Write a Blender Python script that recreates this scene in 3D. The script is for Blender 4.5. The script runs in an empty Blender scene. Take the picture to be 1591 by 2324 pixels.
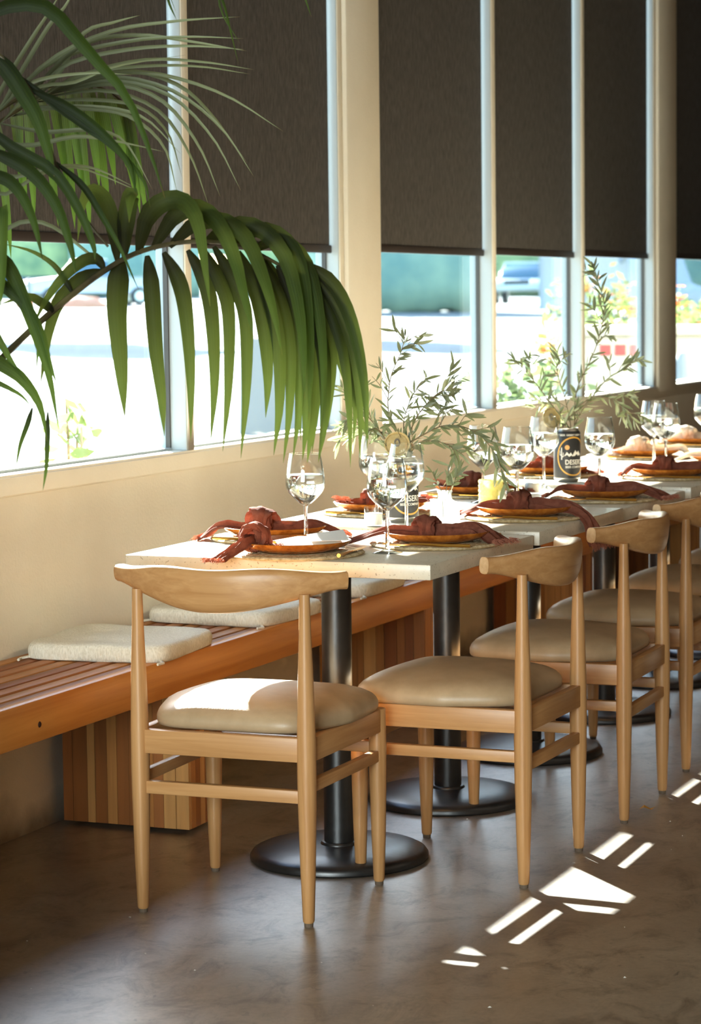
import bpy, bmesh, math, random
from mathutils import Vector, Matrix, noise
random.seed(7)
scene = bpy.context.scene
col = scene.collection
pi = math.pi

# ------------------------------------------------------------------ camera
cam_d = bpy.data.cameras.new('camera')
cam_d.sensor_fit = 'VERTICAL'; cam_d.sensor_height = 36.0; cam_d.sensor_width = 24.65
cam_d.lens = 5490.0 * 36.0 / 2324.0
cam_d.clip_end = 600; cam_d.clip_start = 0.1
cam = bpy.data.objects.new('camera', cam_d); col.objects.link(cam)
CAM = Vector((3.039, -4.839, 1.311))
right = Vector((0.9230, 0.3842, -0.0118)); down = Vector((0.0225, -0.0844, -0.9962))
fwd = Vector((-0.3837, 0.9193, -0.0868))
fwd = right.cross(down).normalized(); right.normalize(); down = fwd.cross(right)
cam.matrix_world = Matrix(((right.x, -down.x, -fwd.x, CAM.x), (right.y, -down.y, -fwd.y, CAM.y),
                           (right.z, -down.z, -fwd.z, CAM.z), (0, 0, 0, 1)))
cam_d.dof.use_dof = True; cam_d.dof.focus_distance = 5.45; cam_d.dof.aperture_fstop = 7.0
scene.camera = cam

# ------------------------------------------------------------------ light
world = bpy.data.worlds.new('sky'); scene.world = world; world.use_nodes = True
wn = world.node_tree.nodes; wl = world.node_tree.links
bg = wn['Background']
sky = wn.new('ShaderNodeTexSky'); sky.sky_type = 'NISHITA'; sky.sun_disc = False
sky.sun_elevation = math.radians(24); sky.sun_rotation = math.radians(-43.6)
sky.air_density = 1.2; sky.dust_density = 0.8; sky.ozone_density = 2.0
wl.new(sky.outputs[0], bg.inputs[0]); bg.inputs[1].default_value = 0.26
sun_d = bpy.data.lights.new('sun', 'SUN'); sun_d.energy = 14.0; sun_d.color = (1.0, 0.965, 0.90); sun_d.angle = math.radians(0.55)
sun = bpy.data.objects.new('sun', sun_d); col.objects.link(sun)
sun.rotation_euler = Vector((1.0, -1.05, -0.6475)).to_track_quat('-Z', 'Y').to_euler()
def area(name, loc, aim, sx, sy, power, color):
    d = bpy.data.lights.new(name, 'AREA'); d.shape = 'RECTANGLE'; d.size = sx; d.size_y = sy; d.energy = power; d.color = color
    o = bpy.data.objects.new(name, d); col.objects.link(o); o.location = loc
    o.rotation_euler = (Vector(aim) - Vector(loc)).to_track_quat('-Z', 'Y').to_euler(); return o
area('overhead_fill', (3.6, 1.5, 3.3), (3.0, 1.5, 0), 4.5, 9, 10, (1.0, 0.86, 0.68))  # added warm overhead fill
area('rear_fill', (2.2, -8.5, 1.8), (0.8, 1.5, 0.9), 3.4, 2.2, 118, (0.87, 1.0, 1.02))  # added cool fill behind the camera, no window is built there
scene.view_settings.view_transform = 'Standard'; scene.view_settings.look = 'None'
scene.view_settings.exposure = 2.45; scene.view_settings.gamma = 1.0; scene.view_settings.use_curve_mapping = False
scene.cycles.use_denoising = True
scene.cycles.max_bounces = 9; scene.cycles.transparent_max_bounces = 24; scene.cycles.transmission_bounces = 8
scene.cycles.diffuse_bounces = 4; scene.cycles.glossy_bounces = 4
scene.cycles.caustics_reflective = False; scene.cycles.caustics_refractive = False
scene.cycles.sample_clamp_indirect = 4.0; scene.cycles.blur_glossy = 0.5

# ------------------------------------------------------------------ materials
def srgb(r, g, b):
    f = lambda c: (c/255)/12.92 if c/255 <= 0.04045 else (((c/255)+0.055)/1.055)**2.4
    return (f(r), f(g), f(b), 1.0)
def base_mat(name, color, rough=0.5, metal=0.0, spec=0.5, trans=0.0, ior=1.45, sss=0.0):
    m = bpy.data.materials.new(name); m.use_nodes = True
    b = m.node_tree.nodes['Principled BSDF']
    b.inputs['Base Color'].default_value = color; b.inputs['Roughness'].default_value = rough
    b.inputs['Metallic'].default_value = metal; b.inputs['Specular IOR Level'].default_value = spec
    b.inputs['Transmission Weight'].default_value = trans; b.inputs['IOR'].default_value = ior
    return m
def vary(m, c1, c2, scale=(5, 5, 5), detail=4, rough=0.55, lo=0.35, hi=0.65, bump=0.0, bscale=None, c3=None, distort=0.0):
    nt = m.node_tree; n = nt.nodes; l = nt.links; b = n['Principled BSDF']
    tc = n.new('ShaderNodeTexCoord'); mp = n.new('ShaderNodeMapping'); mp.inputs['Scale'].default_value = scale
    l.new(tc.outputs['Object'], mp.inputs[0])
    nz = n.new('ShaderNodeTexNoise'); nz.inputs['Scale'].default_value = 1.0; nz.inputs['Detail'].default_value = detail
    nz.inputs['Roughness'].default_value = rough; nz.inputs['Distortion'].default_value = distort
    l.new(mp.outputs[0], nz.inputs['Vector'])
    r = n.new('ShaderNodeValToRGB'); r.color_ramp.elements[0].position = lo; r.color_ramp.elements[1].position = hi
    r.color_ramp.elements[0].color = c1; r.color_ramp.elements[1].color = c2
    if c3:
        e = r.color_ramp.elements.new((lo+hi)/2); e.color = c3
    l.new(nz.outputs['Fac'], r.inputs[0]); l.new(r.outputs[0], b.inputs['Base Color'])
    if bump:
        nb = nz
        if bscale:
            mp2 = n.new('ShaderNodeMapping'); mp2.inputs['Scale'].default_value = bscale; l.new(tc.outputs['Object'], mp2.inputs[0])
            nb = n.new('ShaderNodeTexNoise'); nb.inputs['Scale'].default_value = 1.0; nb.inputs['Detail'].default_value = 3
            l.new(mp2.outputs[0], nb.inputs['Vector'])
        bp = n.new('ShaderNodeBump'); bp.inputs['Strength'].default_value = bump; bp.inputs['Distance'].default_value = 0.01
        l.new(nb.outputs['Fac'], bp.inputs['Height']); l.new(bp.outputs[0], b.inputs['Normal'])
    return m
M = {}
def wood(name, c1, c2, axis, rough=0.42, k=1.0):
    s = [70*k, 70*k, 70*k]; s['xyz'.index(axis)] = 3.0*k
    return vary(base_mat(name, c1, rough), c1, c2, tuple(s), 4, 0.6, 0.3, 0.7, distort=0.6)
for ax in 'xyz':
    M['beech_'+ax] = wood('beech_'+ax, srgb(182, 130, 79), srgb(204, 154, 101), ax, 0.36)
M['beech_end'] = wood('beech_end', srgb(205, 160, 110), srgb(222, 182, 136), 'x', 0.4)
BT = [(160, 100, 52), (184, 122, 64), (204, 144, 80), (146, 84, 42), (212, 156, 92), (172, 108, 58)]
M['bench'] = [wood('bench_timber_%d' % i, srgb(*[int(c*0.86) for c in t]), srgb(*t), 'y', 0.5, 0.6) for i, t in enumerate(BT)]
M['plank'] = [wood('bench_plank_%d' % i, srgb(*[int(c*0.84) for c in t]), srgb(*t), 'z', 0.45, 0.6) for i, t in enumerate(BT)]
M['beam'] = wood('bench_beam', srgb(182, 110, 44), srgb(212, 142, 68), 'y', 0.34, 0.45)
M['knot'] = base_mat('wood_knot', srgb(60, 30, 14), 0.6)
M['wall'] = vary(base_mat('wall_paint', srgb(214, 196, 160), 0.75), srgb(226, 214, 190), srgb(238, 228, 206), (1.3, 1.3, 1.3), 5, 0.6, bump=0.10, bscale=(120, 120, 120))
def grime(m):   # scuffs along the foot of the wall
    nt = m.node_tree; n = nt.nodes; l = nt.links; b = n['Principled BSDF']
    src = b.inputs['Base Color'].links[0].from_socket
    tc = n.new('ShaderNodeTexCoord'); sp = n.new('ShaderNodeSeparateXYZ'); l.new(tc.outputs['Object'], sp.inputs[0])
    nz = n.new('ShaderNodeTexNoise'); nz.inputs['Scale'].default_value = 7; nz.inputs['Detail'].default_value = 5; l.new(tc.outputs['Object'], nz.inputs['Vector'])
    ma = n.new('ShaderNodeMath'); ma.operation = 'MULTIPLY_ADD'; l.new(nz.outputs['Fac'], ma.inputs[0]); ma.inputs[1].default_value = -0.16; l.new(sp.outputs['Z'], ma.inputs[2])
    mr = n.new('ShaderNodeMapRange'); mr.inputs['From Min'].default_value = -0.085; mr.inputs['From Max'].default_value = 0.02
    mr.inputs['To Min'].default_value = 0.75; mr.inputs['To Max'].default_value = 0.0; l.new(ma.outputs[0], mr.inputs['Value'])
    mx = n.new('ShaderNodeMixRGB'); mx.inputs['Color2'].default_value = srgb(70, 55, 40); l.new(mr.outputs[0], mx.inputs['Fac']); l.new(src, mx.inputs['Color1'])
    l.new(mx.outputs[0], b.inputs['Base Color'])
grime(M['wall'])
M['frame'] = base_mat('window_frame_paint', srgb(186, 194, 194), 0.45)
M['glide'] = base_mat('felt_glide', srgb(104, 88, 72), 0.8)
M['gasket'] = base_mat('window_gasket', srgb(70, 66, 60), 0.5)
M['ceiling'] = base_mat('unseen_shell_dark', srgb(128, 108, 88), 0.85)  # dark tone on unseen walls and ceiling, picked to cut bounced light
def weave_mat(name, c1, c2, sc=900, tr=0.0):
    m = base_mat(name, c1, 0.85, spec=0.2)
    vary(m, c1, c2, (sc*0.5, sc*0.5, sc*0.08), 3, 0.7, 0.3, 0.7, bump=0.25)
    return m
M['blind'] = weave_mat('blind_weave', srgb(66, 62, 58), srgb(98, 93, 87), 300)
M['hem'] = base_mat('blind_hem', srgb(52, 41, 34), 0.6)
def floor_mat():
    m = base_mat('polished_concrete', srgb(120, 104, 88), 0.4); nt = m.node_tree; n = nt.nodes; l = nt.links; b = n['Principled BSDF']
    tc = n.new('ShaderNodeTexCoord')
    def nz(s, d, ro=0.6, dist=0.0, stretch=None):
        mp = n.new('ShaderNodeMapping'); mp.inputs['Scale'].default_value = stretch or (1, 1, 1); l.new(tc.outputs['Object'], mp.inputs[0])
        t = n.new('ShaderNodeTexNoise'); t.inputs['Scale'].default_value = s; t.inputs['Detail'].default_value = d
        t.inputs['Roughness'].default_value = ro; t.inputs['Distortion'].default_value = dist; l.new(mp.outputs[0], t.inputs['Vector']); return t
    a = nz(1.6, 8, 0.62, 0.4)
    r = n.new('ShaderNodeValToRGB'); r.color_ramp.elements[0].position = 0.3; r.color_ramp.elements[1].position = 0.72
    r.color_ramp.elements[0].color = srgb(98, 82, 62); r.color_ramp.elements[1].color = srgb(160, 147, 126)
    l.new(a.outputs['Fac'], r.inputs[0])
    d = nz(8, 8, 0.75, 0.8, (1.15, 0.85, 1)); rd = n.new('ShaderNodeValToRGB')
    rd.color_ramp.elements[0].position = 0.34; rd.color_ramp.elements[1].position = 0.50
    rd.color_ramp.elements[0].color = (0.30, 0.26, 0.22, 1); rd.color_ramp.elements[1].color = (1, 1, 1, 1); l.new(d.outputs['Fac'], rd.inputs[0])
    mu = n.new('ShaderNodeMixRGB'); mu.blend_type = 'MULTIPLY'; mu.inputs['Fac'].default_value = 0.95
    l.new(r.outputs[0], mu.inputs['Color1']); l.new(rd.outputs[0], mu.inputs['Color2'])
    f = nz(70, 6, 0.8); rf = n.new('ShaderNodeValToRGB'); rf.color_ramp.elements[0].position = 0.3; rf.color_ramp.elements[1].position = 0.7
    rf.color_ramp.elements[0].color = (0.50, 0.47, 0.43, 1); rf.color_ramp.elements[1].color = (1.15, 1.15, 1.15, 1); l.new(f.outputs['Fac'], rf.inputs[0])
    m2 = n.new('ShaderNodeMixRGB'); m2.blend_type = 'MULTIPLY'; m2.inputs['Fac'].default_value = 1.0
    l.new(mu.outputs[0], m2.inputs['Color1']); l.new(rf.outputs[0], m2.inputs['Color2'])
    pit = nz(34, 4, 0.6, 0.8, (1.1, 0.8, 1)); rp = n.new('ShaderNodeValToRGB'); rp.color_ramp.elements[0].position = 0.30; rp.color_ramp.elements[1].position = 0.345
    rp.color_ramp.elements[0].color = (0.22, 0.18, 0.14, 1); rp.color_ramp.elements[1].color = (1, 1, 1, 1); l.new(pit.outputs['Fac'], rp.inputs[0])
    m4 = n.new('ShaderNodeMixRGB'); m4.blend_type = 'MULTIPLY'; m4.inputs['Fac'].default_value = 1.0
    l.new(m2.outputs[0], m4.inputs['Color1']); l.new(rp.outputs[0], m4.inputs['Color2']); l.new(m4.outputs[0], b.inputs['Base Color'])
    mw = n.new('ShaderNodeMapRange'); mw.inputs['To Min'].default_value = 0.55; mw.inputs['To Max'].default_value = 1.0; mw.inputs['From Min'].default_value = 0.3; mw.inputs['From Max'].default_value = 0.6
    l.new(d.outputs['Fac'], mw.inputs['Value']); l.new(mw.outputs[0], b.inputs['Coat Weight'])
    g = nz(2.2, 5); mr = n.new('ShaderNodeMapRange'); mr.inputs['To Min'].default_value = 0.32; mr.inputs['To Max'].default_value = 0.48
    b.inputs['Coat Weight'].default_value = 1.0; b.inputs['Coat Roughness'].default_value = 0.40; b.inputs['Coat IOR'].default_value = 2.3
    l.new(g.outputs['Fac'], mr.inputs['Value']); l.new(mr.outputs[0], b.inputs['Roughness']); b.inputs['Specular IOR Level'].default_value = 1.0
    bp = n.new('ShaderNodeBump'); bp.inputs['Strength'].default_value = 0.12; bp.inputs['Distance'].default_value = 0.004
    l.new(f.outputs['Fac'], bp.inputs['Height']); l.new(bp.outputs[0], b.inputs['Normal'])
    return m
M['floor'] = floor_mat()
def stone_mat():
    m = vary(base_mat('cream_quartz', srgb(222, 208, 182), 0.28), srgb(205, 192, 168), srgb(228, 216, 194), (9, 9, 9), 6, 0.65, 0.3, 0.7)
    nt = m.node_tree; n = nt.nodes; l = nt.links; b = n['Principled BSDF']; src = b.inputs['Base Color'].links[0].from_socket
    tc = n.new('ShaderNodeTexCoord'); t = n.new('ShaderNodeTexNoise'); t.inputs['Scale'].default_value = 170; t.inputs['Detail'].default_value = 2; l.new(tc.outputs['Object'], t.inputs['Vector'])
    r = n.new('ShaderNodeValToRGB'); r.color_ramp.elements[0].position = 0.30; r.color_ramp.elements[1].position = 0.36
    r.color_ramp.elements[0].color = (0.45, 0.38, 0.30, 1); r.color_ramp.elements[1].color = (1, 1, 1, 1); l.new(t.outputs['Fac'], r.inputs[0])
    mu = n.new('ShaderNodeMixRGB'); mu.blend_type = 'MULTIPLY'; mu.inputs['Fac'].default_value = 0.8
    l.new(src, mu.inputs['Color1']); l.new(r.outputs[0], mu.inputs['Color2']); l.new(mu.outputs[0], b.inputs['Base Color'])
    return m
M['stone'] = stone_mat()
M['iron'] = vary(base_mat('black_iron', srgb(28, 27, 26), 0.34, spec=0.9), srgb(22, 22, 22), srgb(34, 33, 32), (30, 30, 30), 4, bump=0.06)
M['leather'] = vary(base_mat('tan_vinyl', srgb(178, 152, 118), 0.40), srgb(172, 146, 112), srgb(186, 160, 126), (14, 14, 14), 4, bump=0.05, bscale=(260, 260, 260))
M['linen'] = vary(base_mat('oatmeal_linen', srgb(212, 200, 176), 0.9, spec=0.2), srgb(212, 205, 186), srgb(232, 227, 212), (260, 260, 90), 3, bump=0.3)
def cloth(name, c1, c2, tr):
    m = base_mat(name, c1, 0.9, spec=0.15); vary(m, c1, c2, (60, 60, 60), 4, 0.65, bump=0.25, bscale=(420, 420, 420))
    nt = m.node_tree; n = nt.nodes; l = nt.links; b = n['Principled BSDF']; out = n['Material Output']
    t = n.new('ShaderNodeBsdfTranslucent'); t.inputs['Color'].default_value = tr
    mx = n.new('ShaderNodeMixShader'); mx.inputs[0].default_value = 0.30; l.new(b.outputs[0], mx.inputs[1]); l.new(t.outputs[0], mx.inputs[2]); l.new(mx.outputs[0], out.inputs['Surface'])
    return m
M['rust'] = cloth('rust_linen', srgb(116, 66, 51), srgb(146, 90, 71), srgb(184, 124, 102))
M['white_linen'] = cloth('white_linen', srgb(226, 212, 192), srgb(240, 230, 214), srgb(240, 225, 200))
M['amber'] = vary(base_mat('amber_glaze', srgb(168, 96, 30), 0.16, spec=0.6), srgb(140, 72, 20), srgb(190, 116, 44), (40, 40, 40), 5, 0.6)
M['straw'] = vary(base_mat('seagrass', srgb(205, 182, 138), 0.8, spec=0.25), srgb(188, 160, 114), srgb(230, 210, 170), (90, 90, 90), 4, bump=0.4, bscale=(300, 300, 300))
M['gold'] = base_mat('brushed_gold', srgb(214, 160, 78), 0.28, 1.0)
M['paper'] = base_mat('menu_paper', srgb(236, 232, 222), 0.8)
M['can'] = base_mat('can_aluminium', srgb(205, 200, 190), 0.28, 1.0)
M['canlid'] = vary(base_mat('can_lid_gold', srgb(222, 198, 142), 0.34, 0.35), srgb(216, 192, 136), srgb(230, 208, 154), (90, 90, 90), 3)
M['label'] = base_mat('label_charcoal', srgb(48, 47, 46), 0.42)
M['lgold'] = base_mat('label_gold', srgb(212, 158, 66), 0.4)
M['lwhite'] = base_mat('label_white', srgb(226, 220, 208), 0.5)
M['lsun'] = base_mat('label_sun', srgb(222, 158, 92), 0.5)
M['wax'] = base_mat('candle_wax', srgb(238, 232, 220), 0.55)
M['wick'] = base_mat('wick', srgb(50, 40, 34), 0.8)
def glass_thin(name, tint, edge, refl=1.0, alpha_min=0.03):
    m = bpy.data.materials.new(name); m.use_nodes = True; nt = m.node_tree; n = nt.nodes; l = nt.links
    n.remove(n['Principled BSDF']); out = n['Material Output']
    t = n.new('ShaderNodeBsdfTransparent'); g = n.new('ShaderNodeBsdfGlossy'); g.inputs['Roughness'].default_value = 0.03
    g.inputs['Color'].default_value = (refl, refl, refl, 1)
    lw = n.new('ShaderNodeLayerWeight'); lw.inputs['Blend'].default_value = 0.5
    r = n.new('ShaderNodeValToRGB'); r.color_ramp.elements[0].color = tint; r.color_ramp.elements[1].color = edge
    r.color_ramp.elements[0].position = 0.55; r.color_ramp.elements[1].position = 1.0
    l.new(lw.outputs['Facing'], r.inputs[0]); l.new(r.outputs[0], t.inputs['Color'])
    pw = n.new('ShaderNodeMath'); pw.operation = 'POWER'; l.new(lw.outputs['Facing'], pw.inputs[0]); pw.inputs[1].default_value = 5.0
    fr = n.new('ShaderNodeMath'); fr.operation = 'MULTIPLY_ADD'; l.new(pw.outputs[0], fr.inputs[0]); fr.inputs[1].default_value = 0.9; fr.inputs[2].default_value = 0.04
    mx = n.new('ShaderNodeMixShader'); l.new(fr.outputs[0], mx.inputs[0]); l.new(t.outputs[0], mx.inputs[1]); l.new(g.outputs[0], mx.inputs[2])
    l.new(mx.outputs[0], out.inputs['Surface']); return m
M['pane'] = glass_thin('window_pane', (0.95, 0.985, 0.985, 1), (0.85, 0.93, 0.93, 1))
M['glass'] = glass_thin('clear_glass', (0.97, 0.98, 0.98, 1), (0.42, 0.46, 0.47, 1))
M['water'] = base_mat('water', (0.98, 1, 1, 1), 0.0, trans=1.0, ior=1.33)
M['stemglass'] = glass_thin('stem_glass_thin', (0.93, 0.95, 0.95, 1), (0.5, 0.55, 0.56, 1))
M['rust_fringe'] = cloth('rust_fringe', srgb(176, 112, 90), srgb(204, 142, 116), srgb(230, 160, 130))
M['solidglass'] = base_mat('stem_glass', (0.97, 1, 1, 1), 0.02, trans=1.0, ior=1.45)
def frosted(name, c, tr):
    m = base_mat(name, c, 0.25); nt = m.node_tree; n = nt.nodes; l = nt.links; b = n['Principled BSDF']; out = n['Material Output']
    t = n.new('ShaderNodeBsdfTransparent'); t.inputs['Color'].default_value = tr
    t2 = n.new('ShaderNodeBsdfTranslucent'); t2.inputs['Color'].default_value = c
    m1 = n.new('ShaderNodeMixShader'); m1.inputs[0].default_value = 0.5; l.new(b.outputs[0], m1.inputs[1]); l.new(t2.outputs[0], m1.inputs[2])
    m2 = n.new('ShaderNodeMixShader'); m2.inputs[0].default_value = 0.58; l.new(m1.outputs[0], m2.inputs[1]); l.new(t.outputs[0], m2.inputs[2])
    l.new(m2.outputs[0], out.inputs['Surface']); return m
M['milk'] = frosted('milky_glass', srgb(232, 234, 230), (0.95, 0.96, 0.95, 1))
M['yellowglass'] = frosted('yellow_glass', srgb(238, 228, 168), (0.97, 0.94, 0.72, 1))
def leaf_mat(name, c1, c2, tr, mixv, rough, scale=(30, 30, 6)):
    m = base_mat(name, c1, rough, spec=0.5); vary(m, c1, c2, scale, 3, 0.6, 0.3, 0.7)
    nt = m.node_tree; n = nt.nodes; l = nt.links; b = n['Principled BSDF']; out = n['Material Output']
    t = n.new('ShaderNodeBsdfTranslucent'); t.inputs['Color'].default_value = tr
    mx = n.new('ShaderNodeMixShader'); mx.inputs[0].default_value = mixv; l.new(b.outputs[0], mx.inputs[1]); l.new(t.outputs[0], mx.inputs[2]); l.new(mx.outputs[0], out.inputs['Surface'])
    return m
def palm_mat(name, cbase, cmid, ctip, tr, mixv, rough):  # ramps mix the browner leaf base with backlight painted brighter towards the tip
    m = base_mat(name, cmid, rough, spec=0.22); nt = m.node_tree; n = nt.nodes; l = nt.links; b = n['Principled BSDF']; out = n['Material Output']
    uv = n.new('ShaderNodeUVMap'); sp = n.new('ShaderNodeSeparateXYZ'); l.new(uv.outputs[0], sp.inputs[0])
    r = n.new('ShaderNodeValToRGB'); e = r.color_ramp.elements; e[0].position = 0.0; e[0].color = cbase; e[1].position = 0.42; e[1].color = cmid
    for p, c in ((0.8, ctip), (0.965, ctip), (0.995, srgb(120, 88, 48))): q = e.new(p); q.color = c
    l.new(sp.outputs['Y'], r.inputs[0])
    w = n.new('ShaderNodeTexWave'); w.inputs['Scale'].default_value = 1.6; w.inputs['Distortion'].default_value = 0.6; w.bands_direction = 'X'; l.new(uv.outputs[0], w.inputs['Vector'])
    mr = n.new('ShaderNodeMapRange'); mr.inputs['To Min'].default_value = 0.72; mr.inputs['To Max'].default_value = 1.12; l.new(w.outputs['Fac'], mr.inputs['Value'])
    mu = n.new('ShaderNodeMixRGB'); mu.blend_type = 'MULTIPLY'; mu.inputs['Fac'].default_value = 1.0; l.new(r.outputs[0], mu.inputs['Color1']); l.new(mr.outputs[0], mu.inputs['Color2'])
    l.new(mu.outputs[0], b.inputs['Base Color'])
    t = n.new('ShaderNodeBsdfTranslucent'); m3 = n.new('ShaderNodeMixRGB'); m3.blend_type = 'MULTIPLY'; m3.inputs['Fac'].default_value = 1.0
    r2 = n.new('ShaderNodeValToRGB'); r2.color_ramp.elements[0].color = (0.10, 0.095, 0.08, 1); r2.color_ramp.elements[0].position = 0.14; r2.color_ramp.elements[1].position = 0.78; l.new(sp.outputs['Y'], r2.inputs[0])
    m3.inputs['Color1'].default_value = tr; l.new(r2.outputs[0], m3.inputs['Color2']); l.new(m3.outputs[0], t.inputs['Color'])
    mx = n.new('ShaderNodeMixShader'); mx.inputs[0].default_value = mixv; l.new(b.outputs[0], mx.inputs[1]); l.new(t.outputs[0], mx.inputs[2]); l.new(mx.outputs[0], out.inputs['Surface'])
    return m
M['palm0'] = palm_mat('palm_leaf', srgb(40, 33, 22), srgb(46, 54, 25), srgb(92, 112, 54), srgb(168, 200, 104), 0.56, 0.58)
M['palm1'] = palm_mat('palm_leaf_lit', srgb(78, 82, 58), srgb(118, 126, 96), srgb(146, 154, 116), srgb(140, 150, 90), 0.3, 0.42)  # paler copy: the light these thin leaflets catch is put into the colour
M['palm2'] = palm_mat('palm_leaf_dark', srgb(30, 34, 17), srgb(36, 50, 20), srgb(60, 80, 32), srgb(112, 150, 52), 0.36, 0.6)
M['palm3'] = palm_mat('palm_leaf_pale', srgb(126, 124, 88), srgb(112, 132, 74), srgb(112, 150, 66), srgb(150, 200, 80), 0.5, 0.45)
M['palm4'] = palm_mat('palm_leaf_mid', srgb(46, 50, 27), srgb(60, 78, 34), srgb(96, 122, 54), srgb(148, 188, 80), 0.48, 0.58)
M['stalk'] = vary(base_mat('palm_stalk', srgb(62, 50, 32), 0.5), srgb(52, 44, 28), srgb(84, 76, 44), (20, 20, 20), 3)
M['olive'] = leaf_mat('olive_leaf', srgb(94, 102, 78), srgb(132, 138, 110), srgb(146, 156, 108), 0.28, 0.45, (60, 60, 60))
M['olive2'] = leaf_mat('olive_leaf_pale', srgb(150, 156, 124), srgb(178, 182, 152), srgb(170, 180, 120), 0.3, 0.5, (60, 60, 60))
M['twig'] = base_mat('olive_twig', srgb(122, 106, 78), 0.7)
M['pot'] = base_mat('clay_pot', srgb(150, 140, 126), 0.7)
M['soil'] = base_mat('soil', srgb(56, 42, 30), 0.95)
M['asphalt'] = vary(base_mat('street_concrete', srgb(108, 114, 114), 0.9), srgb(100, 106, 106), srgb(116, 122, 122), (0.4, 0.4, 0.4), 5)
M['hedge'] = vary(base_mat('hedge_green', srgb(70, 104, 66), 0.8), srgb(104, 134, 100), srgb(150, 172, 120), (0.8, 0.8, 0.8), 5)
M['hedge2'] = vary(base_mat('tree_blue_green', srgb(64, 100, 92), 0.8), srgb(98, 134, 128), srgb(138, 166, 146), (0.6, 0.6, 0.6), 5)
M['shrub'] = leaf_mat('shrub_leaf', srgb(84, 102, 60), srgb(114, 130, 84), srgb(126, 146, 84), 0.45, 0.5, (6, 6, 6))
M['shrub2'] = leaf_mat('sage_leaf', srgb(76, 96, 70), srgb(106, 122, 92), srgb(110, 130, 84), 0.4, 0.5, (6, 6, 6))
M['orange'] = leaf_mat('orange_petal', srgb(232, 120, 58), srgb(246, 160, 84), srgb(250, 150, 70), 0.4, 0.6, (20, 20, 20))
M['stucco'] = base_mat('white_stucco', srgb(196, 190, 178), 0.85)
M['redmark'] = base_mat('red_lettering', srgb(190, 84, 84), 0.7)
M['carwhite'] = base_mat('car_paint_silver', srgb(182, 192, 198), 0.3, 0.0)
M['cardark'] = base_mat('car_paint_blue', srgb(58, 84, 102), 0.3, 0.0)
M['truck'] = base_mat('truck_white', srgb(168, 176, 180), 0.4)
M['carglass'] = base_mat('car_glass', srgb(70, 104, 122), 0.08)
M['tyre'] = base_mat('tyre', srgb(52, 60, 64), 0.85)
M['rim'] = base_mat('alloy', srgb(200, 205, 208), 0.3, 0.6)
M['headlamp'] = base_mat('headlamp', srgb(240, 244, 244), 0.1)
M['bollard'] = base_mat('bollard_grey', srgb(150, 160, 166), 0.6)
M['mulch'] = base_mat('mulch', srgb(196, 140, 112), 0.9)
M['sign'] = base_mat('sign_white', srgb(140, 140, 132), 0.6)
M['yellowleaf'] = base_mat('dry_leaf', srgb(206, 150, 50), 0.7)

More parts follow.
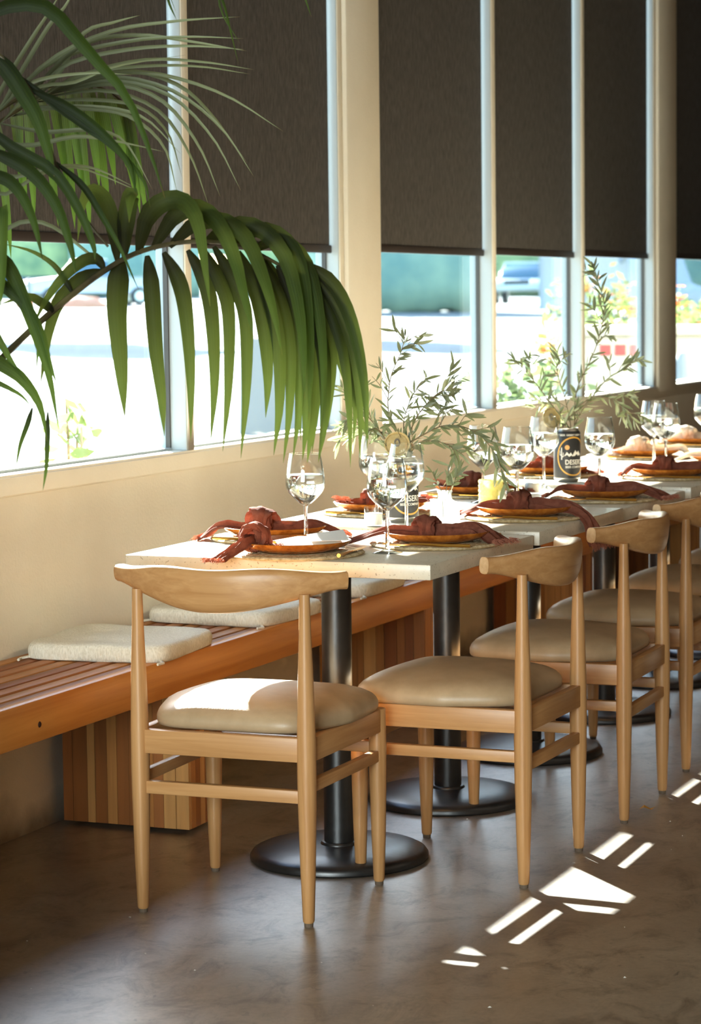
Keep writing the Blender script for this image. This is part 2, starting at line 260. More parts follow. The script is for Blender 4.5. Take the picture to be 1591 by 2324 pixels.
# ------------------------------------------------------------------ mesh helpers
class MB:
    def __init__(s): s.v = []; s.f = []
    def add(s, vs, fs):
        o = len(s.v); s.v += [tuple(v) for v in vs]; s.f += [tuple(i+o for i in f) for f in fs]; return s
    def box(s, x0, x1, y0, y1, z0, z1):
        return s.add([(x0,y0,z0),(x1,y0,z0),(x1,y1,z0),(x0,y1,z0),(x0,y0,z1),(x1,y0,z1),(x1,y1,z1),(x0,y1,z1)],
                     [(0,3,2,1),(4,5,6,7),(0,1,5,4),(1,2,6,5),(2,3,7,6),(3,0,4,7)])
    def lathe(s, prof, n=32, c=(0,0,0), close=False):
        m = len(prof); vs = []; fs = []
        for k in range(n):
            a = 2*pi*k/n
            for r, z in prof: vs.append((c[0]+r*math.cos(a), c[1]+r*math.sin(a), c[2]+z))
        for k in range(n):
            k2 = (k+1) % n
            for i in range(m-1 if not close else m):
                i2 = (i+1) % m
                fs.append((k*m+i, k2*m+i, k2*m+i2, k*m+i2))
        o = len(s.v); s.add(vs, fs)
        if not close:
            if prof[0][0] > 1e-6: s.f.append(tuple(o+k*m for k in range(n))[::-1])
            if prof[-1][0] > 1e-6: s.f.append(tuple(o+k*m+m-1 for k in range(n)))
        return s
    def loops(s, rings, cap=True):
        n = len(rings[0]); vs = [p for r in rings for p in r]; fs = []
        for i in range(len(rings)-1):
            for k in range(n):
                k2 = (k+1) % n; fs.append((i*n+k, i*n+k2, (i+1)*n+k2, (i+1)*n+k))
        o = len(s.v); s.add(vs, fs)
        if cap:
            s.f.append(tuple(o+k for k in range(n))[::-1]); s.f.append(tuple(o+(len(rings)-1)*n+k for k in range(n)))
        return s
    def tube(s, pts, rad, n=8, cap=True):
        pts = [Vector(p) for p in pts]; rings = []; u = None
        for i, p in enumerate(pts):
            t = (pts[min(i+1, len(pts)-1)] - pts[max(i-1, 0)])
            if t.length < 1e-9: t = Vector((0, 0, 1))
            t.normalize()
            if u is None:
                u = t.cross(Vector((0, 0, 1)))
                if u.length < 0.05: u = t.cross(Vector((1, 0, 0)))
            u = (u - t*u.dot(t)); u.normalize(); w = t.cross(u)
            r = rad[i] if isinstance(rad, (list, tuple)) else rad
            rings.append([p + (u*math.cos(2*pi*k/n) + w*math.sin(2*pi*k/n))*r for k in range(n)])
        return s.loops(rings, cap)
    def build(s, name, mat, parent=None, smooth=True, bevel=0.0, seg=2, angle=40):
        me = bpy.data.meshes.new(name); me.from_pydata(s.v, [], s.f); 
        bm = bmesh.new(); bm.from_mesh(me); bmesh.ops.recalc_face_normals(bm, faces=bm.faces)
        if bevel:
            es = [e for e in bm.edges if len(e.link_faces) == 2 and e.calc_face_angle(0) > 0.6]
            bmesh.ops.bevel(bm, geom=es, offset=bevel, segments=seg, affect='EDGES', profile=0.5)
        bm.to_mesh(me); bm.free()
        if smooth:
            me.polygons.foreach_set('use_smooth', [True]*len(me.polygons))
            me.set_sharp_from_angle(angle=math.radians(angle))
        me.materials.append(mat)
        o = bpy.data.objects.new(name, me); col.objects.link(o)
        if parent: o.parent = parent
        return o
def tag(o, label=None, cat=None, group=None, kind=None):
    if label: o['label'] = label
    if cat: o['category'] = cat
    if group: o['group'] = group
    if kind: o['kind'] = kind
    return o
def empty(name, loc=(0,0,0), rz=0.0, label=None, cat=None, group=None, kind=None, parent=None):
    o = bpy.data.objects.new(name, None); col.objects.link(o); o.location = loc; o.rotation_euler = (0, 0, rz)
    o.empty_display_size = 0.05
    if parent: o.parent = parent
    return tag(o, label, cat, group, kind)
def dup(root, loc, rz=0.0, label=None, group=None):
    r = root.copy(); col.objects.link(r); r.location = loc; r.rotation_euler = (0, 0, rz)
    if label: r['label'] = label
    if group: r['group'] = group
    for ch in list(root.children):
        c = ch.copy(); col.objects.link(c); c.parent = r
        for g in ch.children:
            d = g.copy(); col.objects.link(d); d.parent = c
    return r
def catmull(P, n):
    P = [Vector(p) for p in P]; P = [P[0]*2-P[1]] + P + [P[-1]*2-P[-2]]; out = []
    segs = len(P)-3
    for k in range(n+1):
        t = k/n*segs; i = min(int(t), segs-1); t -= i; a, b, c, d = P[i:i+4]
        out.append(0.5*((2*b)+(-a+c)*t+(2*a-5*b+4*c-d)*t*t+(-a+3*b-3*c+d)*t**3))
    return out
def lerp(tab, t):
    for (a, va), (b, vb) in zip(tab, tab[1:]):
        if t <= b: return va + (vb-va)*(t-a)/(b-a) if b > a else vb
    return tab[-1][1]

# ------------------------------------------------------------------ room shell
struct = lambda mb, name, mat, **k: tag(mb.build(name, mat, **k), kind='structure')
struct(MB().box(-0.2, 8.0, -9.0, 13.0, -0.12, 0.0), 'floor', M['floor'], smooth=False)
struct(MB().box(-0.2, 8.0, -9.0, 13.0, 3.4, 3.5), 'ceiling', M['ceiling'], smooth=False)
struct(MB().box(8.0, 8.15, -9.0, 13.0, 0.0, 3.4), 'wall_right', M['ceiling'], smooth=False)
struct(MB().box(-0.2, 8.0, 13.0, 13.15, 0.0, 3.4), 'wall_far', M['ceiling'], smooth=False)
struct(MB().box(-0.2, 8.0, -9.15, -9.0, 0.0, 3.4), 'wall_back', M['ceiling'], smooth=False)
SILL = 0.90; HEAD = 3.0
wl_ = MB().box(-0.085, 0.0, -9.0, 13.0, 0.0, SILL-0.03).box(-0.085, 0.0, -9.0, 13.0, HEAD, 3.4)
wl_.box(-0.085, 0.0, -9.0, 0.16, SILL-0.03, HEAD).box(-0.085, 0.0, 7.685, 13.0, SILL-0.03, HEAD)
struct(wl_, 'wall_left', M['wall'], smooth=False)
for i, (a, b) in enumerate([(2.425, 2.715), (6.185, 6.505)]):
    struct(MB().box(-0.085, 0.012, a, b, SILL-0.03, HEAD), 'wall_left_pier', M['wall'], bevel=0.012)
struct(MB().box(-0.085, 0.004, 0.16, 7.685, SILL-0.035, SILL).box(0.0, 0.009, 0.16, 7.685, SILL-0.05, SILL-0.006), 'trim_1', M['wall'], bevel=0.002)
struct(MB().tube([(0.002, -1.2, SILL-0.048), (0.002, 7.68, SILL-0.048)], 0.006, 8), 'trim_2', M['wall'])
WIN = [(0.16, 1.255, 1.47, 0), (1.30, 2.385, 1.468, 1), (2.755, 3.86, 1.477, 0), (3.905, 5.0, 1.484, 0), (5.045, 6.15, 1.493, 1), (6.545, 7.64, 1.50, 0)]
BL = ['dark roller blind behind the palm fronds, first from the frame edge', 'dark roller blind between the palm and the wide cream wall pier',
      'dark roller blind just past the wide cream wall pier, above the first olive branches', 'dark roller blind above the silver car outside',
      'narrow-looking dark roller blind between two white mullions, above the second olive branch', 'dark roller blind past the far wall pier, cut by the frame']
for i, (a, b, zb, lastp) in enumerate(WIN):
    w = empty('window_%d' % (i+1), (-0.06, a, SILL), kind='structure')
    y1 = b - a; H = HEAD - SILL
    MB().box(-0.006, 0.0, 0.0, y1, 0.012, H).build('glass', M['pane'], w, smooth=False)
    MB().box(-0.02, 0.012, 0.0, y1, 0.0, 0.007).build('bottom_rail', M['frame'], w, smooth=False)
    MB().box(-0.02, 0.012, 0.0, y1, H-0.04, H).build('top_rail', M['frame'], w, smooth=False)
    MB().box(-0.03, 0.052 if lastp else 0.058, y1, y1+(0.04 if lastp else 0.045), 0.0, H).build('mullion', M['frame'], w, bevel=0.003)
    xf = 0.052 if lastp else 0.058
    MB().box(xf-0.002, xf+0.004, y1+0.004, y1+(0.04 if lastp else 0.045)-0.003, 0.0, H).build('front_strip', M['wall'], w, bevel=0.0015)
    MB().box(-0.004, 0.010, y1-0.008, y1, 0.0, H).build('gasket', M['gasket'], w, smooth=False)
    if i in (0, 2, 5):
        MB().box(-0.03, 0.045, -0.045, 0.0, 0.0, H).build('mullion', M['frame'], w, bevel=0.003)
    bl = empty('roller_blind', (-0.034, a, zb), label=BL[i], cat='blind', group='roller blinds in the street windows')
    e = y1 - 0.016
    MB().box(-0.001, 0.001, 0.01, e, 0.024, HEAD-zb-0.07).build('fabric', M['blind'], bl, smooth=False)
    MB().box(-0.006, 0.006, 0.006, e+0.010, 0.0, 0.026).build('hem_bar', M['hem'], bl, bevel=0.004)
    MB().tube([(0, 0.008, HEAD-zb-0.05), (0, e, HEAD-zb-0.05)], 0.028, 16).build('roller', M['hem'], bl)

# ------------------------------------------------------------------ bench
bench = empty('slatted_bench', (0, -2.2, 0), label='long slatted timber bench fixed along the cream wall under the windows', cat='bench')
BLEN = 10.2
MB().box(0.372, 0.402, 0, BLEN, 0.364, 0.457).build('front_beam', M['beam'], bench, bevel=0.004)
MB().box(0.008, 0.030, 0, BLEN, 0.380, 0.440).build('back_rail', M['bench'][1], bench, bevel=0.002)
xs = 0.012; k = 0
while xs < 0.36:
    MB().box(xs, xs+0.036, 0, BLEN, 0.425+0.0006*(k % 3), 0.4545+0.0006*(k % 3)).build('slat', M['bench'][(k*2+1) % 6], bench, bevel=0.003)
    xs += 0.0478; k += 1
for i, y in enumerate([-0.9, 0.45, 2.09, 3.75, 5.4]):
    lb = MB().box(0.04, 0.384, 0.012, 0.118, 0.012, 0.362).build('leg_block', M['plank'][3], bench, smooth=False); lb.location = (0, y+2.2, 0)
    x = 0.035; k = 0; rnd = random.Random(i+3)
    while x < 0.385:
        wd = rnd.choice([0.022, 0.028, 0.034, 0.042, 0.05]); x1 = min(x+wd, 0.389)
        if 0.389-x1 < 0.012: x1 = 0.389
        d = rnd.uniform(0, 0.002)
        MB().box(x, x1-0.0012, 0.0+d, 0.013, 0.012, 0.364).build('plank', M['plank'][rnd.randrange(6)], lb, smooth=False)
        x = x1
    for q in range(4):
        MB().box(0.384, 0.389-rnd.uniform(0, 0.0015), 0.014+q*0.0265, 0.014+(q+1)*0.0265-0.0012, 0.012, 0.364).build('plank', M['plank'][rnd.randrange(6)], lb, smooth=False)
MB().lathe([(0, 0.0012), (0.006, 0.001), (0.007, 0)], 10).build('knot', M['knot'], bench).matrix_local = Matrix.Translation((0.4025, 1.905, 0.402)) @ Matrix.Rotation(pi/2, 4, 'Y')

def cushion_mesh():
    rings = []; n = 72
    for ins, z in ((0.10, 0.0), (0.006, 0.0), (0.001, 0.004), (-0.001, 0.012), (-0.0015, 0.022), (0.0, 0.031), (0.004, 0.0375), (0.012, 0.041), (0.03, 0.0415), (0.055, 0.0405), (0.085, 0.0385), (0.11, 0.0405), (0.15, 0.042), (0.178, 0.042)):
        k = 1-ins/0.185; ring = []
        for q in range(n):
            a = 2*pi*q/n; c, s_ = math.cos(a), math.sin(a); m = (abs(c)**9+abs(s_)**9)**(-1/9)
            w = 1+0.012*noise.noise(Vector((c*2.5, s_*2.5, 4.0))); zz = z + (0.0035*noise.noise(Vector((c*m*k*2.4, s_*m*k*2.4, 1.5))) if z > 0.002 else 0)
            if 0.02 < ins < 0.12: zz -= 0.006*math.exp(-((abs(c*m*k)-.45)**2+(abs(s_*m*k)-.45)**2)/0.012)
            ring.append((c*m*k*0.185*w, s_*m*k*0.185*w, zz))
        rings.append(ring)
    return MB().loops(rings)
cush = empty('seat_cushion', (0.225, 0.42, 0.456), 0.10, 'oatmeal linen seat cushion lying nearest on the slatted bench, first from the palm', 'cushion', 'linen cushions on the bench')
cm = cushion_mesh(); pad = cm.build('pad', M['linen'], cush)
pip = []
for k in range(61):
    a = 2*pi*k/60; c, s = math.cos(a), math.sin(a); n = (abs(c)**8+abs(s)**8)**(-1/8); pip.append((c*n*0.182, s*n*0.182, 0.021))
MB().tube(pip, 0.0035, 6, cap=False).build('piping', M['linen'], cush)
for sx in (-1, 1):
    MB().tube([(0.17*sx, -0.17, 0.006), (0.185*sx, -0.19, 0.004), (0.18*sx, -0.215, 0.004)], 0.0035, 5).build('tie', M['linen'], cush)
dup(cush, (0.218, 1.10, 0.456), -0.06, 'oatmeal linen seat cushion seen through the back of the nearest chair, second along the bench')
dup(cush, (0.215, 1.76, 0.456), 0.03, 'oatmeal linen seat cushion half hidden behind the first black table post, third along the bench')
dup(cush, (0.215, 2.46, 0.456), -0.03, 'oatmeal linen seat cushion farthest along the bench, beneath the tables')

# ------------------------------------------------------------------ tables
TBL = [(0.463, 1.205, 0.0, 0.700, 0.745, -0.006), (0.47, 1.222, 0.706, 1.412, 0.752, -0.01), (0.463, 1.208, 1.418, 2.118, 0.744, 0.004),
       (0.475, 1.225, 2.124, 2.828, 0.753, -0.006), (0.463, 1.208, 2.834, 3.534, 0.746, 0.0), (0.463, 1.205, 3.54, 4.24, 0.75, 0.0), (0.463, 1.205, 4.246, 4.95, 0.747, 0.0)]
TL = ['nearest square cream stone pedestal table, front chair pushed up to its end', 'second cream stone pedestal table, with the first olive branches on it',
      'third cream stone pedestal table from the camera end of the row', 'fourth cream stone pedestal table, carrying the second labelled can',
      'fifth stone pedestal table in the row, first with a white napkin setting', 'sixth stone pedestal table in the row, far end by the wall pier', 'last stone pedestal table in the row, almost wholly past the frame']
TABLES = []
for i, (x0, x1, y0, y1, z, rz) in enumerate(TBL):
    cx_, cy_ = (x0+x1)/2, (y0+y1)/2
    t = empty('pedestal_table', (cx_, cy_, 0), rz, TL[i], 'table', 'stone pedestal tables in a row'); TABLES.append(t)
    hx, hy = (x1-x0)/2, (y1-y0)/2-0.004
    MB().box(-hx, hx, -hy, hy, z-0.034, z).build('tabletop', M['stone'], t, bevel=0.0022)
    MB().lathe([(0.0355, 0.03), (0.0355, z-0.046)], 28).build('post', M['iron'], t)
    MB().lathe([(0.044, 0.028), (0.0445, 0.036), (0.041, 0.041), (0.036, 0.042)], 28).build('collar', M['iron'], t)
    MB().lathe([(0.0, 0.0), (0.208, 0.0), (0.2115, 0.004), (0.2115, 0.012), (0.206, 0.020), (0.195, 0.0255), (0.12, 0.032), (0.05, 0.035), (0.0, 0.036)], 56).build('base_disc', M['iron'], t)
    MB().box(-0.19, 0.19, -0.19, 0.19, z-0.046, z-0.034).build('mounting_plate', M['iron'], t, smooth=False)
def tz(y):
    for (x0, x1, y0, y1, z, rz) in TBL:
        if y < y1+0.003: return z
    return 0.75

# ------------------------------------------------------------------ chairs (local: faces +y, origin at centre on the floor)
def make_chair(label):
    c = empty('dining_chair', (0, 0, 0), 0, label, 'chair', 'beech elbow chairs along the tables')
    RX, RY, FX, FY = 0.194, -0.199, 0.203, 0.195
    rp = [(0.0105, 0.008), (0.0125, 0.012), (0.0165, 0.12), (0.0198, 0.26), (0.0205, 0.33), (0.0200, 0.40), (0.0170, 0.52), (0.0130, 0.62), (0.0112, 0.705)]
    fp = [(0.0105, 0.008), (0.0125, 0.012), (0.0165, 0.12), (0.0195, 0.26), (0.0200, 0.32), (0.0185, 0.402)]
    for sx in (-1, 1):
        for prof, X, Y in ((rp, RX, RY), (fp, FX, FY)):
            l = MB().lathe(prof, 20, (sx*X, Y, 0)).build('leg', M['beech_z'], c)
            MB().lathe([(0.0095, 0.0), (0.010, 0.008)], 14, (sx*X, Y, 0)).build('glide', M['glide'], l, smooth=False)
    def bar(name, a, b, h, wd, z, mat):
        a = Vector((a[0], a[1], z)); b = Vector((b[0], b[1], z)); d = (b-a).normalized(); nrm = Vector((-d.y, d.x, 0))*wd/2; up = Vector((0, 0, h/2))
        r = [[p-nrm-up, p+nrm-up, p+nrm+up, p-nrm+up] for p in (a, b)]
        return MB().loops(r).build(name, M[mat], c, bevel=0.0025)
    bar('rail', (-RX+.012, RY), (RX-.012, RY), 0.052, 0.022, 0.376, 'beech_x'); bar('rail', (-FX+.012, FY), (FX-.012, FY), 0.052, 0.022, 0.376, 'beech_x')
    for sx in (-1, 1):
        bar('rail', (sx*(RX+.002), RY+.012), (sx*(FX+.002), FY-.012), 0.052, 0.022, 0.376, 'beech_y')
        bar('stretcher', (sx*RX, RY+.012), (sx*FX, FY-.012), 0.026, 0.018, 0.296, 'beech_y')
    bar('stretcher', (-RX+.012, RY), (RX-.012, RY), 0.028, 0.018, 0.276, 'beech_x'); bar('stretcher', (-FX+.012, FY), (FX-.012, FY), 0.026, 0.018, 0.315, 'beech_x')
    # seat pad
    rings = []; NP = 96; OUT = []
    for k in range(NP):
        an = 2*pi*k/NP; cu, sv = math.cos(an), math.sin(an); m = (abs(cu)**7+abs(sv)**7)**(-1/7); u, v = cu*m, sv*m
        t = (v+1)/2; hw = 0.172 + 0.054*min(1, t*2.4) - 0.010*max(0, t-0.6)/0.4
        y = -0.184 + t*0.412 - (0.014*u*u*max(0, v)**2); OUT.append((u*hw, y))
    for ins, z in ((0.30, 0.4022), (0.008, 0.4022), (0.002, 0.405), (-0.001, 0.412), (-0.001, 0.422), (0.003, 0.432), (0.011, 0.441), (0.026, 0.450), (0.05, 0.458), (0.09, 0.4655), (0.135, 0.470), (0.19, 0.472)):
        k = 1-ins/0.205; rings.append([(x*k, 0.02+(y-0.02)*k, z) for x, y in OUT])
    MB().loops(rings).build('seat', M['leather'], c, angle=75)
    # bow backrest
    rings = []; n = 40; K = 20
    for k in range(n+1):
        s = -1+2*k/n; a = abs(s)
        x = 0.262*s
        y = -0.240 + 0.105*a**1.9
        top = 0.753 + 0.006*math.cos(s*pi*0.9) - 0.004*math.cos(s*2*pi) + 0.006*a**4
        bot = 0.711 - 0.049*max(0, math.cos(min(1, a*1.06)*pi/2))**1.15
        th = 0.0155 + 0.004*a
        # direction along curve
        dy = 0.105*1.9*a**0.9*(1 if s > 0 else -1); d = Vector((0.262, dy, 0)).normalized(); nr = Vector((-d.y, d.x, 0))
        ce = Vector((x, y, (top+bot)/2)); hh = (top-bot)/2; ring = []
        for q in range(K):
            an = 2*pi*q/K; cq, sq = math.cos(an), math.sin(an); m = (abs(cq)**3.2+abs(sq)**3.2)**(-1/3.2)
            zz = sq*m*hh; lean = -0.10*zz
            ring.append(ce + nr*(cq*m*th + lean) + Vector((0, 0, zz)))
        rings.append(ring)
    b = MB().loops(rings).build('backrest', M['beech_x'], c, angle=50)
    for sx, r in ((-1, rings[0]), (1, rings[-1])):
        ce = sum(r, Vector())/K; off = (rings[1][0]-rings[0][0]).normalized()*0.0006*(-1) if sx < 0 else (rings[-1][0]-rings[-2][0]).normalized()*0.0006
        m2 = MB(); m2.add([ce+(p-ce)*0.96+off for p in r], [tuple(range(K))]); m2.build('end_grain', M['beech_end'], b, smooth=False)
    return c
ch = make_chair('light beech elbow chair nearest the camera, at the table end, sunlit patch on its seat')
ch.location = (0.822, -0.062, 0); ch.rotation_euler = (0, 0, 0.02)
CH = [(1.143, 0.415, pi/2-0.02, 'beech elbow chair beside the first table, its legs ringed by floor sun patches'),
      (1.158, 1.13, pi/2+0.02, 'beech elbow chair behind the first side chair, under the tail of the drooping rust napkin'),
      (1.14, 1.83, pi/2-0.01, 'beech elbow chair third along the table side, back cut by the frame edge'),
      (1.15, 2.53, pi/2, 'beech elbow chair fourth along the table side, only its seat and front legs in view'),
      (1.15, 3.24, pi/2, 'beech elbow chair fifth along the table side, just a seat corner showing')]
for x, y, r, lab in CH: dup(ch, (x, y, 0), r, lab)

